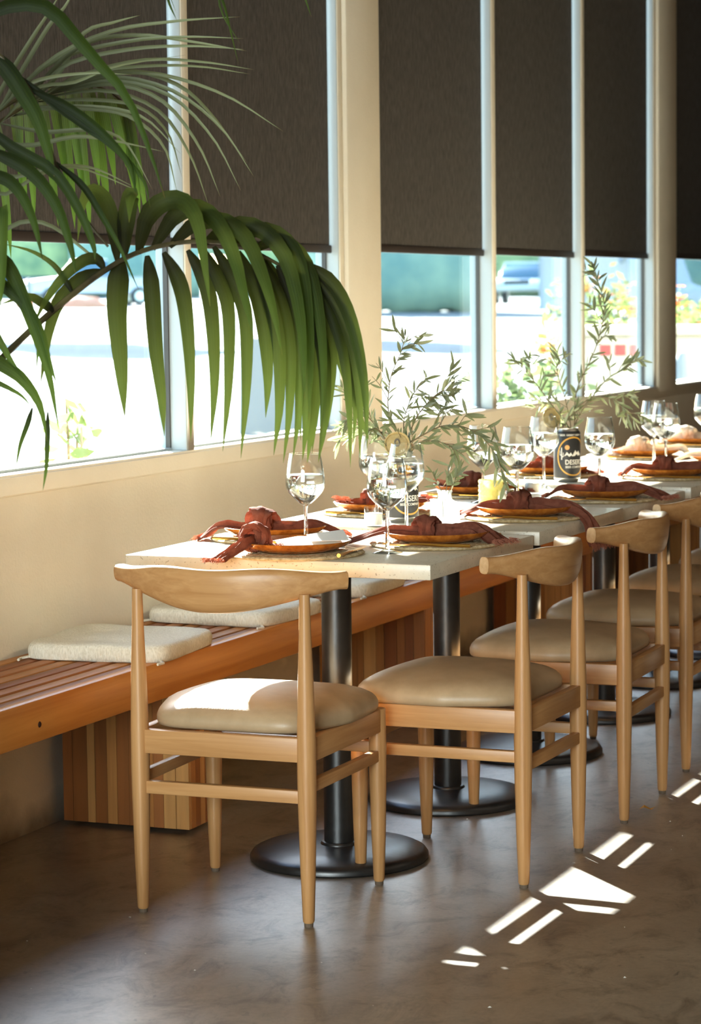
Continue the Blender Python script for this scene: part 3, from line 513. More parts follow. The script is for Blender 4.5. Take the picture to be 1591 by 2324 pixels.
# palm geometry: (rachis points in mm, tone, leaflets (points in mm, width in mm, seen edge on))
PALM = [
 ([(553,-1205,678),(644,-1115,1007),(719,-1048,1168),(752,-1008,1214),(796,-964,1270),(853,-914,1331),(895,-871,1373),(934,-831,1403),(977,-790,1420),(1029,-747,1427),(1090,-701,1419),(1136,-664,1393),(1171,-631,1362),(1207,-600,1308),(1231,-575,1240)], 0, [
  ([(915,-839,1395),(914,-851,1353),(919,-867,1288),(936,-886,1183),(951,-906,1104)],41,0),
  ([(959,-821,1401),(970,-828,1344),(984,-844,1240),(1004,-862,1141),(1019,-881,1069)],31,0),
  ([(978,-791,1407),(1008,-790,1351),(1027,-801,1286),(1044,-821,1172),(1055,-846,1058)],31,0),
  ([(1011,-756,1411),(1046,-755,1351),(1066,-769,1277),(1080,-793,1163),(1085,-824,1056)],30,0),
  ([(1036,-745,1415),(1072,-744,1351),(1094,-756,1289),(1104,-784,1155),(1106,-817,1039)],28,0),
  ([(1056,-737,1417),(1099,-734,1342),(1123,-745,1276),(1134,-772,1146),(1137,-805,1026)],30,0),
  ([(1090,-702,1408),(1125,-702,1334),(1147,-713,1251),(1160,-731,1170),(1165,-754,1098)],31,0),
  ([(1113,-693,1403),(1148,-695,1317),(1173,-707,1235),(1184,-732,1120),(1185,-764,1029)],30,0),
  ([(1128,-667,1390),(1164,-669,1308),(1186,-685,1226),(1196,-714,1112),(1198,-750,1014)],26,0),
  ([(1150,-659,1381),(1181,-657,1300),(1195,-666,1225),(1201,-684,1110),(1198,-706,1019)],25,0),
  ([(1159,-635,1370),(1187,-640,1283),(1202,-656,1200),(1215,-680,1094),(1219,-709,1017)],28,0),
  ([(1168,-632,1365),(1200,-628,1266),(1210,-632,1175),(1210,-641,1083),(1203,-651,1008)],32,0),
  ([(1186,-626,1347),(1221,-626,1249),(1236,-637,1175),(1241,-656,1084),(1238,-679,1011)],27,0),
  ([(1198,-622,1341),(1230,-610,1266),(1236,-604,1199),(1228,-602,1115),(1216,-598,1046)],22,0),
  ([(1201,-600,1331),(1225,-590,1274),(1235,-581,1223),(1239,-569,1189),(1239,-557,1162)],18,0),
  ([(1179,-626,1383),(1232,-617,1307),(1268,-623,1216),(1287,-642,1109),(1298,-666,1001)],22,0),
  ([(1186,-622,1383),(1248,-612,1307),(1286,-619,1224),(1307,-639,1117),(1318,-668,1011)],23,0),
  ([(1178,-625,1389),(1239,-612,1349),(1282,-616,1274),(1314,-633,1158),(1330,-660,1037)],28,0),
  ([(1222,-595,1291),(1249,-585,1232),(1267,-576,1173),(1270,-571,1105),(1263,-569,1038)],18,0),
  ([(1229,-576,1247),(1251,-568,1189),(1261,-562,1130),(1276,-551,1079),(1285,-539,1045)],17,0),
  ([(1176,-628,1366),(1190,-604,1299),(1202,-592,1215),(1200,-600,1115),(1191,-600,1022)],28,0),
  ([(1128,-667,1396),(1146,-628,1325),(1160,-605,1249),(1167,-606,1157),(1166,-596,1047)],30,0),
  ([(908,-843,1392),(896,-833,1451),(882,-838,1504),(868,-861,1522),(866,-894,1497),(869,-921,1427)],31,0),
  ([(920,-837,1398),(918,-827,1458),(929,-829,1505),(944,-850,1514),(960,-886,1500),(974,-918,1459)],34,0),
  ([(944,-827,1405),(949,-799,1471),(976,-780,1501),(1014,-778,1500),(1051,-798,1464),(1083,-836,1390),(1104,-856,1306)],38,0),
  ([(959,-798,1413),(985,-762,1473),(1019,-742,1491),(1063,-739,1465),(1108,-760,1399),(1146,-795,1317),(1170,-813,1249)],36,0),
  ([(988,-786,1417),(1021,-748,1460),(1065,-724,1467),(1113,-721,1436),(1157,-742,1366),(1196,-777,1292),(1219,-795,1216)],34,0),
  ([(1036,-745,1420),(1077,-703,1456),(1124,-676,1449),(1171,-672,1399),(1207,-694,1308),(1233,-731,1219),(1243,-751,1134)],33,0),
  ([(1074,-708,1420),(1115,-667,1448),(1155,-644,1433),(1190,-644,1382),(1217,-671,1283),(1238,-711,1185),(1243,-733,1092)],31,0),
  ([(1113,-693,1406),(1142,-657,1429),(1179,-634,1412),(1211,-634,1357),(1238,-658,1266),(1259,-696,1168),(1261,-717,1071)],28,0),
  ([(895,-870,1375),(886,-876,1393),(870,-890,1395),(847,-910,1376),(826,-932,1345),(812,-952,1313),(803,-973,1276)],23,0),
  ([(892,-872,1374),(867,-888,1365),(846,-906,1346),(828,-927,1317),(821,-947,1273),(820,-967,1217),(822,-986,1168)],29,0),
  ([(853,-914,1331),(841,-916,1353),(818,-923,1386),(780,-936,1411),(731,-955,1425)],11,0),
  ([(829,-947,1299),(809,-944,1313),(770,-940,1328),(714,-940,1314)],18,0),
 ]),
 ([(553,-1205,678),(561,-1095,1149),(576,-1004,1389),(594,-920,1537),(623,-837,1631),(654,-757,1684),(679,-681,1718),(698,-610,1735)], 1, [
  ([(638,-828,1664),(727,-763,1772),(833,-711,1828),(954,-672,1845),(1068,-631,1851)],9,1),
  ([(615,-773,1685),(706,-709,1778),(829,-651,1814),(944,-616,1821),(1050,-580,1816)],9,1),
  ([(654,-757,1684),(745,-691,1802),(845,-644,1827),(960,-611,1811),(1057,-579,1792)],9,1),
  ([(639,-764,1680),(722,-703,1769),(837,-649,1800),(953,-615,1804),(1054,-580,1795)],9,1),
  ([(669,-750,1692),(754,-692,1752),(862,-642,1768),(969,-611,1765),(1063,-581,1748)],9,1),
  ([(664,-689,1710),(741,-634,1761),(842,-586,1786),(951,-555,1779),(1045,-524,1762)],9,1),
  ([(679,-681,1718),(765,-624,1757),(867,-579,1757),(992,-544,1714),(1101,-513,1642)],9,1),
  ([(695,-674,1722),(781,-618,1752),(891,-571,1725),(986,-553,1651),(1051,-542,1554)],9,1),
  ([(687,-678,1720),(781,-619,1744),(884,-575,1717),(970,-561,1634),(1028,-554,1528)],9,1),
  ([(703,-671,1724),(789,-616,1739),(876,-580,1704),(947,-572,1617),(991,-570,1517)],9,1),
  ([(671,-685,1714),(774,-623,1727),(868,-585,1687),(932,-580,1600),(972,-580,1496)],9,1),
  ([(656,-692,1705),(743,-638,1710),(829,-600,1696),(891,-593,1643),(921,-595,1557)],9,1),
  ([(669,-750,1692),(763,-694,1688),(840,-660,1673),(910,-650,1614),(940,-653,1521)],9,1),
  ([(639,-765,1672),(708,-717,1689),(801,-675,1688),(878,-659,1665),(944,-644,1597)],9,1),
  ([(653,-822,1655),(722,-777,1639),(798,-742,1642),(867,-730,1620),(922,-722,1527)],9,1),
  ([(623,-837,1631),(692,-792,1614),(775,-753,1630),(851,-736,1620),(941,-708,1598)],9,1),
  ([(601,-850,1598),(663,-810,1556),(738,-774,1574),(814,-757,1570),(891,-735,1532)],9,1),
  ([(616,-908,1570),(678,-870,1520),(744,-835,1557),(819,-817,1567),(937,-779,1516)],9,1),
  ([(594,-920,1537),(665,-884,1455),(723,-851,1470),(779,-834,1453),(863,-820,1386),(879,-817,1371)],9,1),
  ([(631,-833,1639),(681,-784,1756),(724,-755,1839),(761,-750,1879),(778,-745,1919)],9,1),
  ([(608,-845,1614),(651,-799,1731),(694,-770,1814),(730,-764,1863),(755,-756,1903)],9,1),
  ([(669,-750,1692),(715,-708,1752),(758,-679,1832),(819,-666,1851),(867,-652,1863)],9,1),
  ([(616,-841,1622),(659,-798,1706),(711,-770,1739),(802,-745,1749),(882,-719,1744)],9,1),
  ([(653,-822,1655),(705,-777,1722),(773,-744,1734),(848,-724,1761),(974,-677,1780)],9,1),
  ([(682,-617,1731),(778,-556,1770),(873,-515,1743),(944,-505,1681),(1013,-492,1585)],10,1),
 ]),
 ([(581,-1247,685),(585,-1183,1231),(623,-1127,1544),(658,-1089,1669),(702,-1053,1740),(747,-1021,1772),(802,-992,1717),(832,-976,1647),(850,-964,1568),(896,-944,1472),(933,-923,1416)], 2, [
  ([(688,-1060,1729),(745,-1030,1826),(805,-1007,1850),(859,-991,1841),(903,-984,1795),(948,-978,1743),(1000,-970,1683),(1042,-970,1592),(1076,-974,1498)],28,0),
  ([(747,-1021,1768),(778,-1013,1740),(810,-1007,1692),(839,-1005,1644),(861,-1007,1581),(874,-1011,1541)],32,0),
  ([(847,-966,1572),(896,-949,1527),(930,-940,1471),(961,-933,1415),(996,-926,1335)],13,0),
  ([(810,-990,1701),(868,-951,1670),(927,-928,1622),(978,-926,1565),(997,-931,1505)],17,0),
  ([(780,-1000,1733),(857,-948,1663),(930,-918,1607),(1000,-916,1541),(1020,-923,1485)],13,0),
  ([(795,-995,1725),(880,-940,1647),(941,-914,1599),(985,-921,1553),(994,-932,1509)],16,0),
  ([(739,-1057,1653),(798,-1038,1597),(872,-1011,1549),(917,-999,1478),(941,-995,1418),(945,-996,1391)],22,0),
  ([(740,-1062,1598),(800,-1041,1573),(846,-1029,1541),(885,-1022,1486),(911,-1023,1415),(923,-1029,1366)],25,0),
  ([(747,-1075,1542),(792,-1061,1541),(825,-1056,1517),(856,-1058,1462),(879,-1067,1390)],24,0),
 ]),
 ([(467,-1080,656),(454,-961,1185),(471,-853,1460),(493,-755,1606),(527,-659,1679),(563,-565,1732),(601,-471,1759),(634,-383,1755),(653,-303,1724)], 3, [
  ([(543,-652,1686),(552,-656,1629),(566,-665,1530),(578,-673,1459),(587,-682,1402)],19,0),
  ([(535,-578,1714),(544,-581,1673),(558,-587,1600),(569,-593,1548),(578,-601,1507)],18,0),
  ([(563,-565,1732),(569,-570,1681),(578,-579,1593),(586,-588,1530),(593,-597,1480)],19,0),
  ([(587,-554,1742),(598,-557,1687),(614,-564,1590),(627,-572,1521),(637,-580,1467)],19,0),
  ([(570,-485,1752),(580,-487,1712),(595,-492,1643),(607,-499,1593),(616,-506,1553)],20,0),
  ([(589,-476,1757),(599,-481,1698),(613,-489,1596),(625,-498,1522),(634,-507,1464)],21,0),
  ([(605,-469,1759),(614,-473,1714),(627,-480,1636),(638,-487,1580),(646,-495,1535)],20,0),
  ([(618,-464,1759),(628,-469,1697),(642,-478,1590),(654,-486,1514),(663,-496,1453)],21,0),
  ([(634,-458,1757),(644,-460,1714),(658,-466,1639),(669,-473,1586),(678,-481,1543)],20,0),
  ([(613,-391,1760),(624,-394,1706),(641,-401,1613),(654,-409,1546),(663,-417,1492)],22,0),
  ([(630,-384,1757),(640,-387,1717),(655,-392,1646),(666,-399,1596),(675,-406,1555)],20,0),
  ([(647,-378,1749),(657,-380,1717),(673,-383,1662),(685,-389,1623),(694,-395,1591)],20,0),
  ([(629,-311,1745),(640,-313,1702),(657,-318,1627),(671,-324,1573),(680,-332,1531)],22,0),
  ([(644,-306,1732),(655,-309,1684),(670,-315,1602),(682,-322,1543),(691,-331,1496)],18,0),
  ([(651,-304,1726),(664,-306,1674),(682,-312,1583),(696,-319,1518),(706,-327,1466)],15,0),
  ([(547,-572,1723),(550,-577,1687),(555,-586,1623),(560,-594,1578),(565,-603,1542)],18,0),
 ]),
 ([(581,-1247,685),(626,-1183,1074),(667,-1136,1292),(704,-1102,1386),(742,-1074,1417),(775,-1053,1409),(793,-1039,1377)], 4, [
  ([(760,-1058,1421),(792,-1052,1389),(819,-1054,1345),(851,-1058,1274),(885,-1066,1188),(911,-1080,1091)],27,0),
  ([(742,-1074,1417),(789,-1064,1354),(832,-1055,1314),(862,-1054,1266),(882,-1059,1212),(900,-1064,1171)],21,0),
  ([(721,-1085,1406),(766,-1071,1354),(802,-1057,1338),(832,-1047,1314),(852,-1044,1259),(850,-1051,1188)],19,0),
  ([(704,-1102,1386),(750,-1092,1323),(790,-1086,1260),(820,-1085,1212),(850,-1083,1173)],17,0),
  ([(704,-1104,1370),(753,-1100,1244),(802,-1092,1209),(844,-1089,1181),(880,-1091,1134),(900,-1104,1071)],27,0),
  ([(697,-1108,1355),(738,-1107,1213),(784,-1094,1181),(815,-1087,1165),(840,-1083,1150),(859,-1083,1130)],11,0),
  ([(837,-1044,1128),(831,-1054,1097),(824,-1068,1062),(822,-1082,1019)],10,0),
  ([(863,-1034,1120),(865,-1042,1069),(868,-1053,1022),(868,-1067,980)],10,0),
  ([(775,-1053,1409),(784,-1050,1464),(793,-1058,1479),(803,-1080,1369),(810,-1102,1307)],24,0),
  ([(793,-1039,1377),(826,-1036,1306),(848,-1037,1274),(861,-1046,1227),(885,-1055,1145)],14,0),
 ]),
 ([(581,-1247,685),(546,-1159,1388),(570,-1076,1784),(649,-984,2018),(763,-893,2094),(882,-808,2082),(988,-734,2021)], 2, [
  ([(935,-752,2058),(964,-751,1940),(978,-752,1874),(993,-749,1837)],8,1),
  ([(988,-734,2021),(1043,-718,1939),(1071,-713,1873),(1084,-712,1824),(1101,-712,1754)],7,1),
  ([(958,-745,2038),(1050,-714,1955),(1068,-716,1857),(1103,-707,1791)],5,1),
  ([(1004,-728,2013),(1156,-668,1970),(1203,-656,1896),(1224,-652,1840)],8,1),
  ([(889,-805,2082),(960,-787,1968),(979,-783,1919),(1007,-778,1846)],7,1),
 ]),
]

# ------------------------------------------------------------------ place settings
def mat_mesh():
    mb = MB(); R0 = 0.155; nr = 9; nt = 84
    for r in range(nr):
        rc = 0.012 + r*(R0-0.020)/(nr-1); vs = []; fs = []; S = 6
        nn = max(18, int(nt*(r+1.5)/(nr+0.5)))
        for k in range(nn):
            a = 2*pi*k/nn; br = abs(math.sin(a*nn/4 + r*1.3)); rr = 0.0092*(0.86+0.2*br); hh = 0.0042*(0.8+0.3*br)
            for q in range(S):
                b = 2*pi*q/S; R = rc + math.cos(b)*rr
                vs.append((R*math.cos(a), R*math.sin(a), 0.0045+math.sin(b)*hh))
        for k in range(nn):
            for q in range(S): fs.append((k*S+q, ((k+1) % nn)*S+q, ((k+1) % nn)*S+(q+1) % S, k*S+(q+1) % S))
        mb.add(vs, fs)
    return mb
PLATE = [(0, 0.0), (0.075, 0.0), (0.078, 0.001), (0.095, 0.005), (0.118, 0.014), (0.1245, 0.0215), (0.1255, 0.0235), (0.124, 0.0245), (0.121, 0.0225), (0.112, 0.016), (0.092, 0.0085), (0.07, 0.006), (0, 0.0055)]
def fork_mesh(knife=False):
    mb = MB()
    if knife:
        mb.tube([(0, -0.10, 0.003), (0, -0.02, 0.0035), (0, 0.0, 0.003)], [0.0046, 0.0036, 0.003], 8)
        mb.loops([[(0.004, 0, .002), (0.004, 0, .004), (-0.004, 0, .004), (-0.004, 0, .002)], [(0.008, 0.05, .0022), (0.008, 0.05, .0034), (-0.005, 0.05, .0034), (-0.005, 0.05, .0022)], [(0.003, 0.105, .0024), (0.003, 0.105, .003), (-0.005, 0.105, .003), (-0.005, 0.105, .0024)]])
    else:
        mb.tube([(0, -0.10, 0.003), (0, -0.03, 0.0036), (0, 0.02, 0.0055), (0, 0.04, 0.005)], [0.0042, 0.0036, 0.0028, 0.003], 8)
        mb.loops([[(w, y, z-.0009) for w in (-h, h)]+[(w, y, z+.0009) for w in (h, -h)] for h, y, z in ((0.003, .035, .005), (0.010, .05, .0035), (0.0105, .062, .003))])
        for k in range(4):
            x = -0.0084+k*0.0056; mb.tube([(x, .060, .003), (x, .085, .0032), (x*0.95, .102, .0065)], [0.0016, 0.0014, 0.0008], 5)
    return mb
first = {}
def make_or_dup(key, maker, loc, rz, label, group):
    if key not in first:
        first[key] = maker(); o = first[key]; o.location = loc; o.rotation_euler = (0, 0, rz); o['label'] = label; o['group'] = group; return o
    return dup(first[key], loc, rz, label, group)
def mk_mat(): return tag(mat_mesh().build('placemat', M['straw'], angle=80), cat='placemat')
def mk_plate():
    return tag(MB().lathe(PLATE, 56).build('dinner_plate', M['amber'], angle=60), cat='plate')
def mk_fork(): return tag(fork_mesh().build('fork', M['gold']), cat='fork')
def mk_knife(): return tag(fork_mesh(True).build('knife', M['gold']), cat='knife')

E_ = Vector((0.9230, 0.3842, 0)); G_ = Vector((-0.3842, 0.9230, 0))
def napkin(loc, rz, pts, knot, mat, label, seed, group, wid=1.0, kr=1.0):
    """a linen napkin tied in a loose knot; pts (s, d, z, half width, half height) run tail to tail, knot = index of the knot"""
    rnd = random.Random(seed)
    root = empty('napkin', loc, rz, label, 'napkin', group); kr *= 0.9
    pts = [(a, b, (max(z*0.62+0.004, 0.040 if 0.09 < abs(a) < 0.135 else 0) if z > 0 else z), w*1.18, h*0.85) for a, b, z, w, h in pts]
    N = 60; J = 28
    C_ = catmull([p[:3] for p in pts], N); tab_w = [(i/(len(pts)-1), p[3]*wid) for i, p in enumerate(pts)]; tab_h = [(i/(len(pts)-1), p[4]*wid) for i, p in enumerate(pts)]
    rings = []
    for i, c in enumerate(C_):
        t = i/N; d = (C_[min(i+1, N)]-C_[max(i-1, 0)]).normalized(); sd = Vector((-d.y, d.x, 0))
        if sd.length < 0.2: sd = Vector((0, 1, 0))
        sd.normalize(); up = d.cross(sd)*-1
        if up.z < 0: up = -up
        w, h = lerp(tab_w, t), lerp(tab_h, t); fl = max(0, abs(2*t-1)-0.55)/0.45; w *= 1+0.5*fl; top = []; bot = []
        for q in range(J+1):
            x = -1+2*q/J; xx = x + 0.10*noise.noise(Vector((x*1.5, t*6, seed*2.3)))
            ph = (xx*1.6 + 0.35*math.sin(t*4+seed) + seed*0.37) % 1.0; tri = 1-abs(ph*2-1)*2
            dome = (1-abs(x)**2.2)*(1.25-0.45*fl); z = h*(dome + (0.55-0.2*fl)*tri*(1-0.5*abs(x)**4)) + 0.006*noise.noise(Vector((x*2, t*9, seed)))*(0.5+0.5*fl)
            curl = 0.004*math.sin(7*t+seed)*(abs(x)**3)
            p = c + sd*(x*w*(1+0.10*noise.noise(Vector((t*8, seed, 3.0 if x > 0 else 7.0))))) + up*(z-h*0.9+curl)
            top.append(p); bot.append(c + sd*(x*w*0.96) + up*(min(z-h*0.9+curl, 0)*0.5 - h*0.9 + min(h*0.5, max(0, z-0.0022)*0.35)))
        rings.append(top + bot[::-1])
    body = MB().loops(rings).build('cloth', mat, root, angle=48)
    # knot : two wraps round the spine
    kt = knot/(len(pts)-1); ki = int(kt*N); c = C_[ki]; d = (C_[min(ki+2, N)]-C_[max(ki-2, 0)]).normalized()
    kb = MB()
    for (rr, tr, tilt, off, sq) in ((0.024, 0.014, 0.45, -0.008, 1.0), (0.021, 0.013, -0.55, 0.012, 0.95)):
        sd = Vector((-d.y, d.x, 0)).normalized(); up = Vector((0, 0, 1)); ax = (d + sd*tilt).normalized(); s2 = Vector((-ax.y, ax.x, 0)).normalized()
        rings = []; n = 30
        for k in range(n):
            a = 2*pi*k/n; rad = s2*math.cos(a) + up*math.sin(a)*sq
            cen = c + ax*off + rad*rr*kr*(1+0.12*noise.noise(Vector((math.cos(a)*2, math.sin(a)*2, seed+tilt)))) + up*0.004
            ring = []
            for q in range(24):
                b = 2*pi*q/24; pl = 1+0.16*(abs(((b*5/(2*pi)+a*0.5+seed) % 1)*2-1)*2-1)+0.24*noise.noise(Vector((math.cos(b)*2+seed, math.sin(b)*2, a*1.5)))
                ring.append(cen + rad*math.cos(b)*tr*0.62*kr*pl + ax*math.sin(b)*tr*1.5*kr*pl)
            rings.append(ring)
        rings.append(rings[0]); kb.loops(rings, cap=False)
    kb.build('knot', mat, root, angle=48)
    # frayed ends
    for end in (0, -1):
        fr = MB(); ring_c = C_[end]; d = (C_[end]-C_[1 if end == 0 else -2]).normalized(); sd = Vector((-d.y, d.x, 0))
        if sd.length < 0.2: sd = Vector((0, 1, 0))
        sd.normalize(); w = pts[end][3]*wid*1.5
        for k in range(130):
            o = ring_c + sd*rnd.uniform(-w, w)*1.05 + Vector((0, 0, rnd.uniform(-0.5, 0.8)*pts[end][4]*wid)) - d*0.004
            L = rnd.uniform(0.008, 0.019); q = o + d*L*0.6 + Vector((rnd.uniform(-.004, .004), rnd.uniform(-.004, .004), rnd.uniform(-.001, .004))); e = o + d*L + Vector((rnd.uniform(-.006, .006), rnd.uniform(-.006, .006), rnd.uniform(-.004, .002)))
            fr.tube([o, q, e], [0.0006, 0.00055, 0.0003], 3)
        tag(fr.build('fringe', M['rust_fringe'] if mat is M['rust'] else mat, root), kind='stuff')
    return root

SET = [ # x, y, colour of place, words
 (0.835, 0.118, 'at the near end of the first table', 'end'), (0.640, 0.435, 'bench side of the first table', 'bench'), (1.062, 0.415, 'before the first side chair', 'chair'),
 (1.066, 1.050, 'on the second table before its chair', 'chair'), (0.655, 1.080, 'bench side of the second table', 'bench'), (1.075, 1.735, 'on the third table before its chair', 'chair'),
 (0.665, 1.800, 'behind the yellow votive', 'bench'), (1.065, 2.480, 'on the fourth table before its chair', 'chair'), (0.670, 2.480, 'behind the second can', 'bench'),
 (0.705, 3.480, 'on the fifth table under a white napkin', 'bench'), (0.700, 4.160, 'on the sixth table under a white napkin', 'bench'), (1.065, 3.200, 'on the fifth table near the frame edge', 'chair')]
NAPG = 'knotted linen napkins'
for i, (x, y, where, kind) in enumerate(SET):
    z = tz(y)
    make_or_dup('placemat', mk_mat, (x, y, z), i*0.7, 'round braided seagrass placemat ' + where, 'braided placemats')
    make_or_dup('plate', mk_plate, (x, y, z+0.0085), i*0.9, 'amber glazed plate ' + where, 'amber dinner plates')
    zz = z + 0.0092
    if kind == 'chair':
        make_or_dup('fork', mk_fork, (x+0.028, y-0.136, zz), pi/2+0.14, 'gold fork on the near placemat rim ' + where, 'gold forks')
        make_or_dup('knife', mk_knife, (x+0.01, y+0.140, zz), pi/2, 'gold knife on the far placemat rim ' + where, 'gold knives')
    elif kind == 'bench':
        make_or_dup('fork', mk_fork, (x-0.02, y+0.140, zz), -pi/2, 'gold fork on the far placemat rim ' + where, 'gold forks')
        make_or_dup('knife', mk_knife, (x, y-0.139, zz), -pi/2-0.05, 'gold knife on the near placemat rim ' + where, 'gold knives')
    else:
        make_or_dup('knife', mk_knife, (x+0.137, y-0.0, zz), 0.1, 'gold knife on the right placemat rim ' + where, 'gold knives')
RZ = math.atan2(E_.y, E_.x)
STD = [(-0.185, 0.01, 0.018, 0.020, 0.006), (-0.12, 0.0, 0.040, 0.017, 0.010), (-0.055, 0.0, 0.050, 0.018, 0.014), (-0.005, 0, 0.056, 0.015, 0.014), (0.05, 0.0, 0.056, 0.020, 0.018), (0.10, -0.01, 0.042, 0.022, 0.014), (0.150, -0.03, 0.014, 0.026, 0.007)]
def var(base, edits):
    b = [list(p) for p in base]
    for i, e in edits.items():
        for k, v in e.items(): b[i]['sdzwh'.index(k)] = v
    return [tuple(p) for p in b]
def nap(i, pts, knot, mat, label, seed, rz=RZ, **k):
    x, y = SET[i][:2]; return napkin((x, y, tz(y)), rz, pts, knot, mat, label, seed, NAPG, **k)
nap(2, var(STD, {0: dict(s=-.205, z=.012), 6: dict(s=.155, d=-.05, z=.012)}), 2.6, M['rust'], 'rust linen napkin knotted before the first side chair, nearest the white bud vase', 3)
nap(3, [(-0.165, 0.03, 0.016, 0.022, 0.006), (-0.10, 0.0, 0.038, 0.018, 0.010), (-0.02, 0.0, 0.055, 0.018, 0.016), (0.03, 0, 0.058, 0.018, 0.017), (0.09, -0.02, 0.052, 0.022, 0.018), (0.135, -0.045, 0.036, 0.024, 0.012), (0.168, -0.065, -0.005, 0.026, 0.008), (0.190, -0.08, -0.062, 0.030, 0.007)], 2.2, M['rust'], 'rust linen napkin with its frayed tail hanging over the table edge', 5)
nap(5, var(STD, {0: dict(s=-.165), 3: dict(w=.020), 6: dict(s=.175, d=-.06, z=.010)}), 2.8, M['rust'], 'rust linen napkin knotted on a plate just right of the second can', 8)
nap(7, var(STD, {0: dict(s=-.150), 5: dict(s=.11, z=.040), 6: dict(s=.165, d=-.05, z=.010)}), 2.7, M['rust'], 'rust linen napkin on the fourth table, its tail cut by the frame edge', 11)
nap(0, [(-0.175, -0.165, 0.004, 0.014, 0.005), (-0.150, -0.120, 0.022, 0.014, 0.008), (-0.115, -0.075, 0.046, 0.017, 0.012), (-0.092, -0.03, 0.058, 0.019, 0.017), (-0.075, -0.01, 0.048, 0.020, 0.016), (-0.066, -0.05, 0.032, 0.024, 0.010)], 3, M['rust'], 'rust linen napkin tied in a tall loop on the left of the nearest plate', 14, kr=1.15)
nap(1, [(-0.18, 0.0, 0.006, 0.022, 0.006), (-0.13, -0.01, 0.030, 0.017, 0.009), (-0.07, 0.0, 0.046, 0.018, 0.012), (-0.03, 0.0, 0.056, 0.019, 0.017), (0.03, 0.0, 0.044, 0.018, 0.014), (0.10, 0.0, 0.038, 0.016, 0.010), (0.17, 0.01, 0.012, 0.022, 0.006)], 3, M['rust'], 'rust linen napkin on the bench side plate behind the nearest setting', 17, kr=1.25)
nap(4, [(-0.10, -0.02, 0.028, 0.026, 0.010), (-0.05, 0.0, 0.042, 0.020, 0.013), (-0.02, 0.0, 0.050, 0.018, 0.014), (0.04, 0.0, 0.048, 0.020, 0.014), (0.12, 0.02, 0.02, 0.024, 0.008)], 2, M['rust'], 'rust linen napkin on a bench side plate left of the first can', 21)
nap(6, [(-0.10, -0.02, 0.026, 0.024, 0.010), (-0.05, 0.0, 0.044, 0.020, 0.014), (-0.01, 0.0, 0.056, 0.020, 0.016), (0.05, 0.0, 0.048, 0.020, 0.014), (0.15, 0.02, 0.014, 0.024, 0.008)], 2, M['rust'], 'rust linen napkin on a bench side plate behind the yellow votive', 24)
nap(8, [(-0.11, -0.02, 0.03, 0.024, 0.012), (-0.05, 0.0, 0.048, 0.022, 0.018), (-0.01, 0.0, 0.052, 0.020, 0.016), (0.06, 0.0, 0.040, 0.018, 0.012), (0.16, 0.0, 0.012, 0.026, 0.007)], 2, M['rust'], 'rust linen napkin on a bench side plate behind the second can', 27)
WN = [(-0.14, 0.0, 0.022, 0.028, 0.010), (-0.09, 0.0, 0.042, 0.022, 0.014), (-0.035, 0.0, 0.056, 0.024, 0.020), (0.02, 0, 0.054, 0.022, 0.018), (0.08, 0.0, 0.050, 0.022, 0.016), (0.13, -0.01, 0.030, 0.026, 0.012), (0.165, -0.02, 0.006, 0.028, 0.008)]
nap(9, WN, 2.2, M['white_linen'], 'white linen napkin knotted on a plate behind two water glasses', 31, kr=1.25)
nap(10, WN, 2.2, M['white_linen'], 'white linen napkin at the far end of the tables, cut by the frame edge', 35, kr=1.2)
nap(11, STD, 2.6, M['white_linen'], 'white linen napkin on the chair side of the fifth table by the frame edge', 38)
# folded menu card on the end plate
mc = empty('menu_card', (0.860, 0.128, tz(0)+0.017), RZ+0.25, 'white folded menu card lying open on the nearest amber plate', 'menu')
q = MB(); w, d = 0.075, 0.050
q.loops([[(x, y, zz2+dz) for (y, zz2) in ((-d, 0.004), (-0.02, 0.016), (0.0, 0.021), (0.022, 0.018), (d, 0.008))] + [(x, y, zz2+dz+0.0012) for (y, zz2) in ((d, 0.008), (0.022, 0.018), (0.0, 0.021), (-0.02, 0.016), (-d, 0.004))] for x, dz in ((-w, -0.004), (-w*0.3, 0.003), (w*0.4, 0.002), (w, -0.006))])
q.build('leaf', M['paper'], mc, angle=30)
q = MB().loops([[(x, -d*0.9, 0.016), (x, d*0.2, 0.026+x*0.1), (x, d*0.2, 0.0272+x*0.1), (x, -d*0.9, 0.0172)] for x in (0.0, 0.04, 0.085)]); q.build('leaf', M['paper'], mc, angle=30)

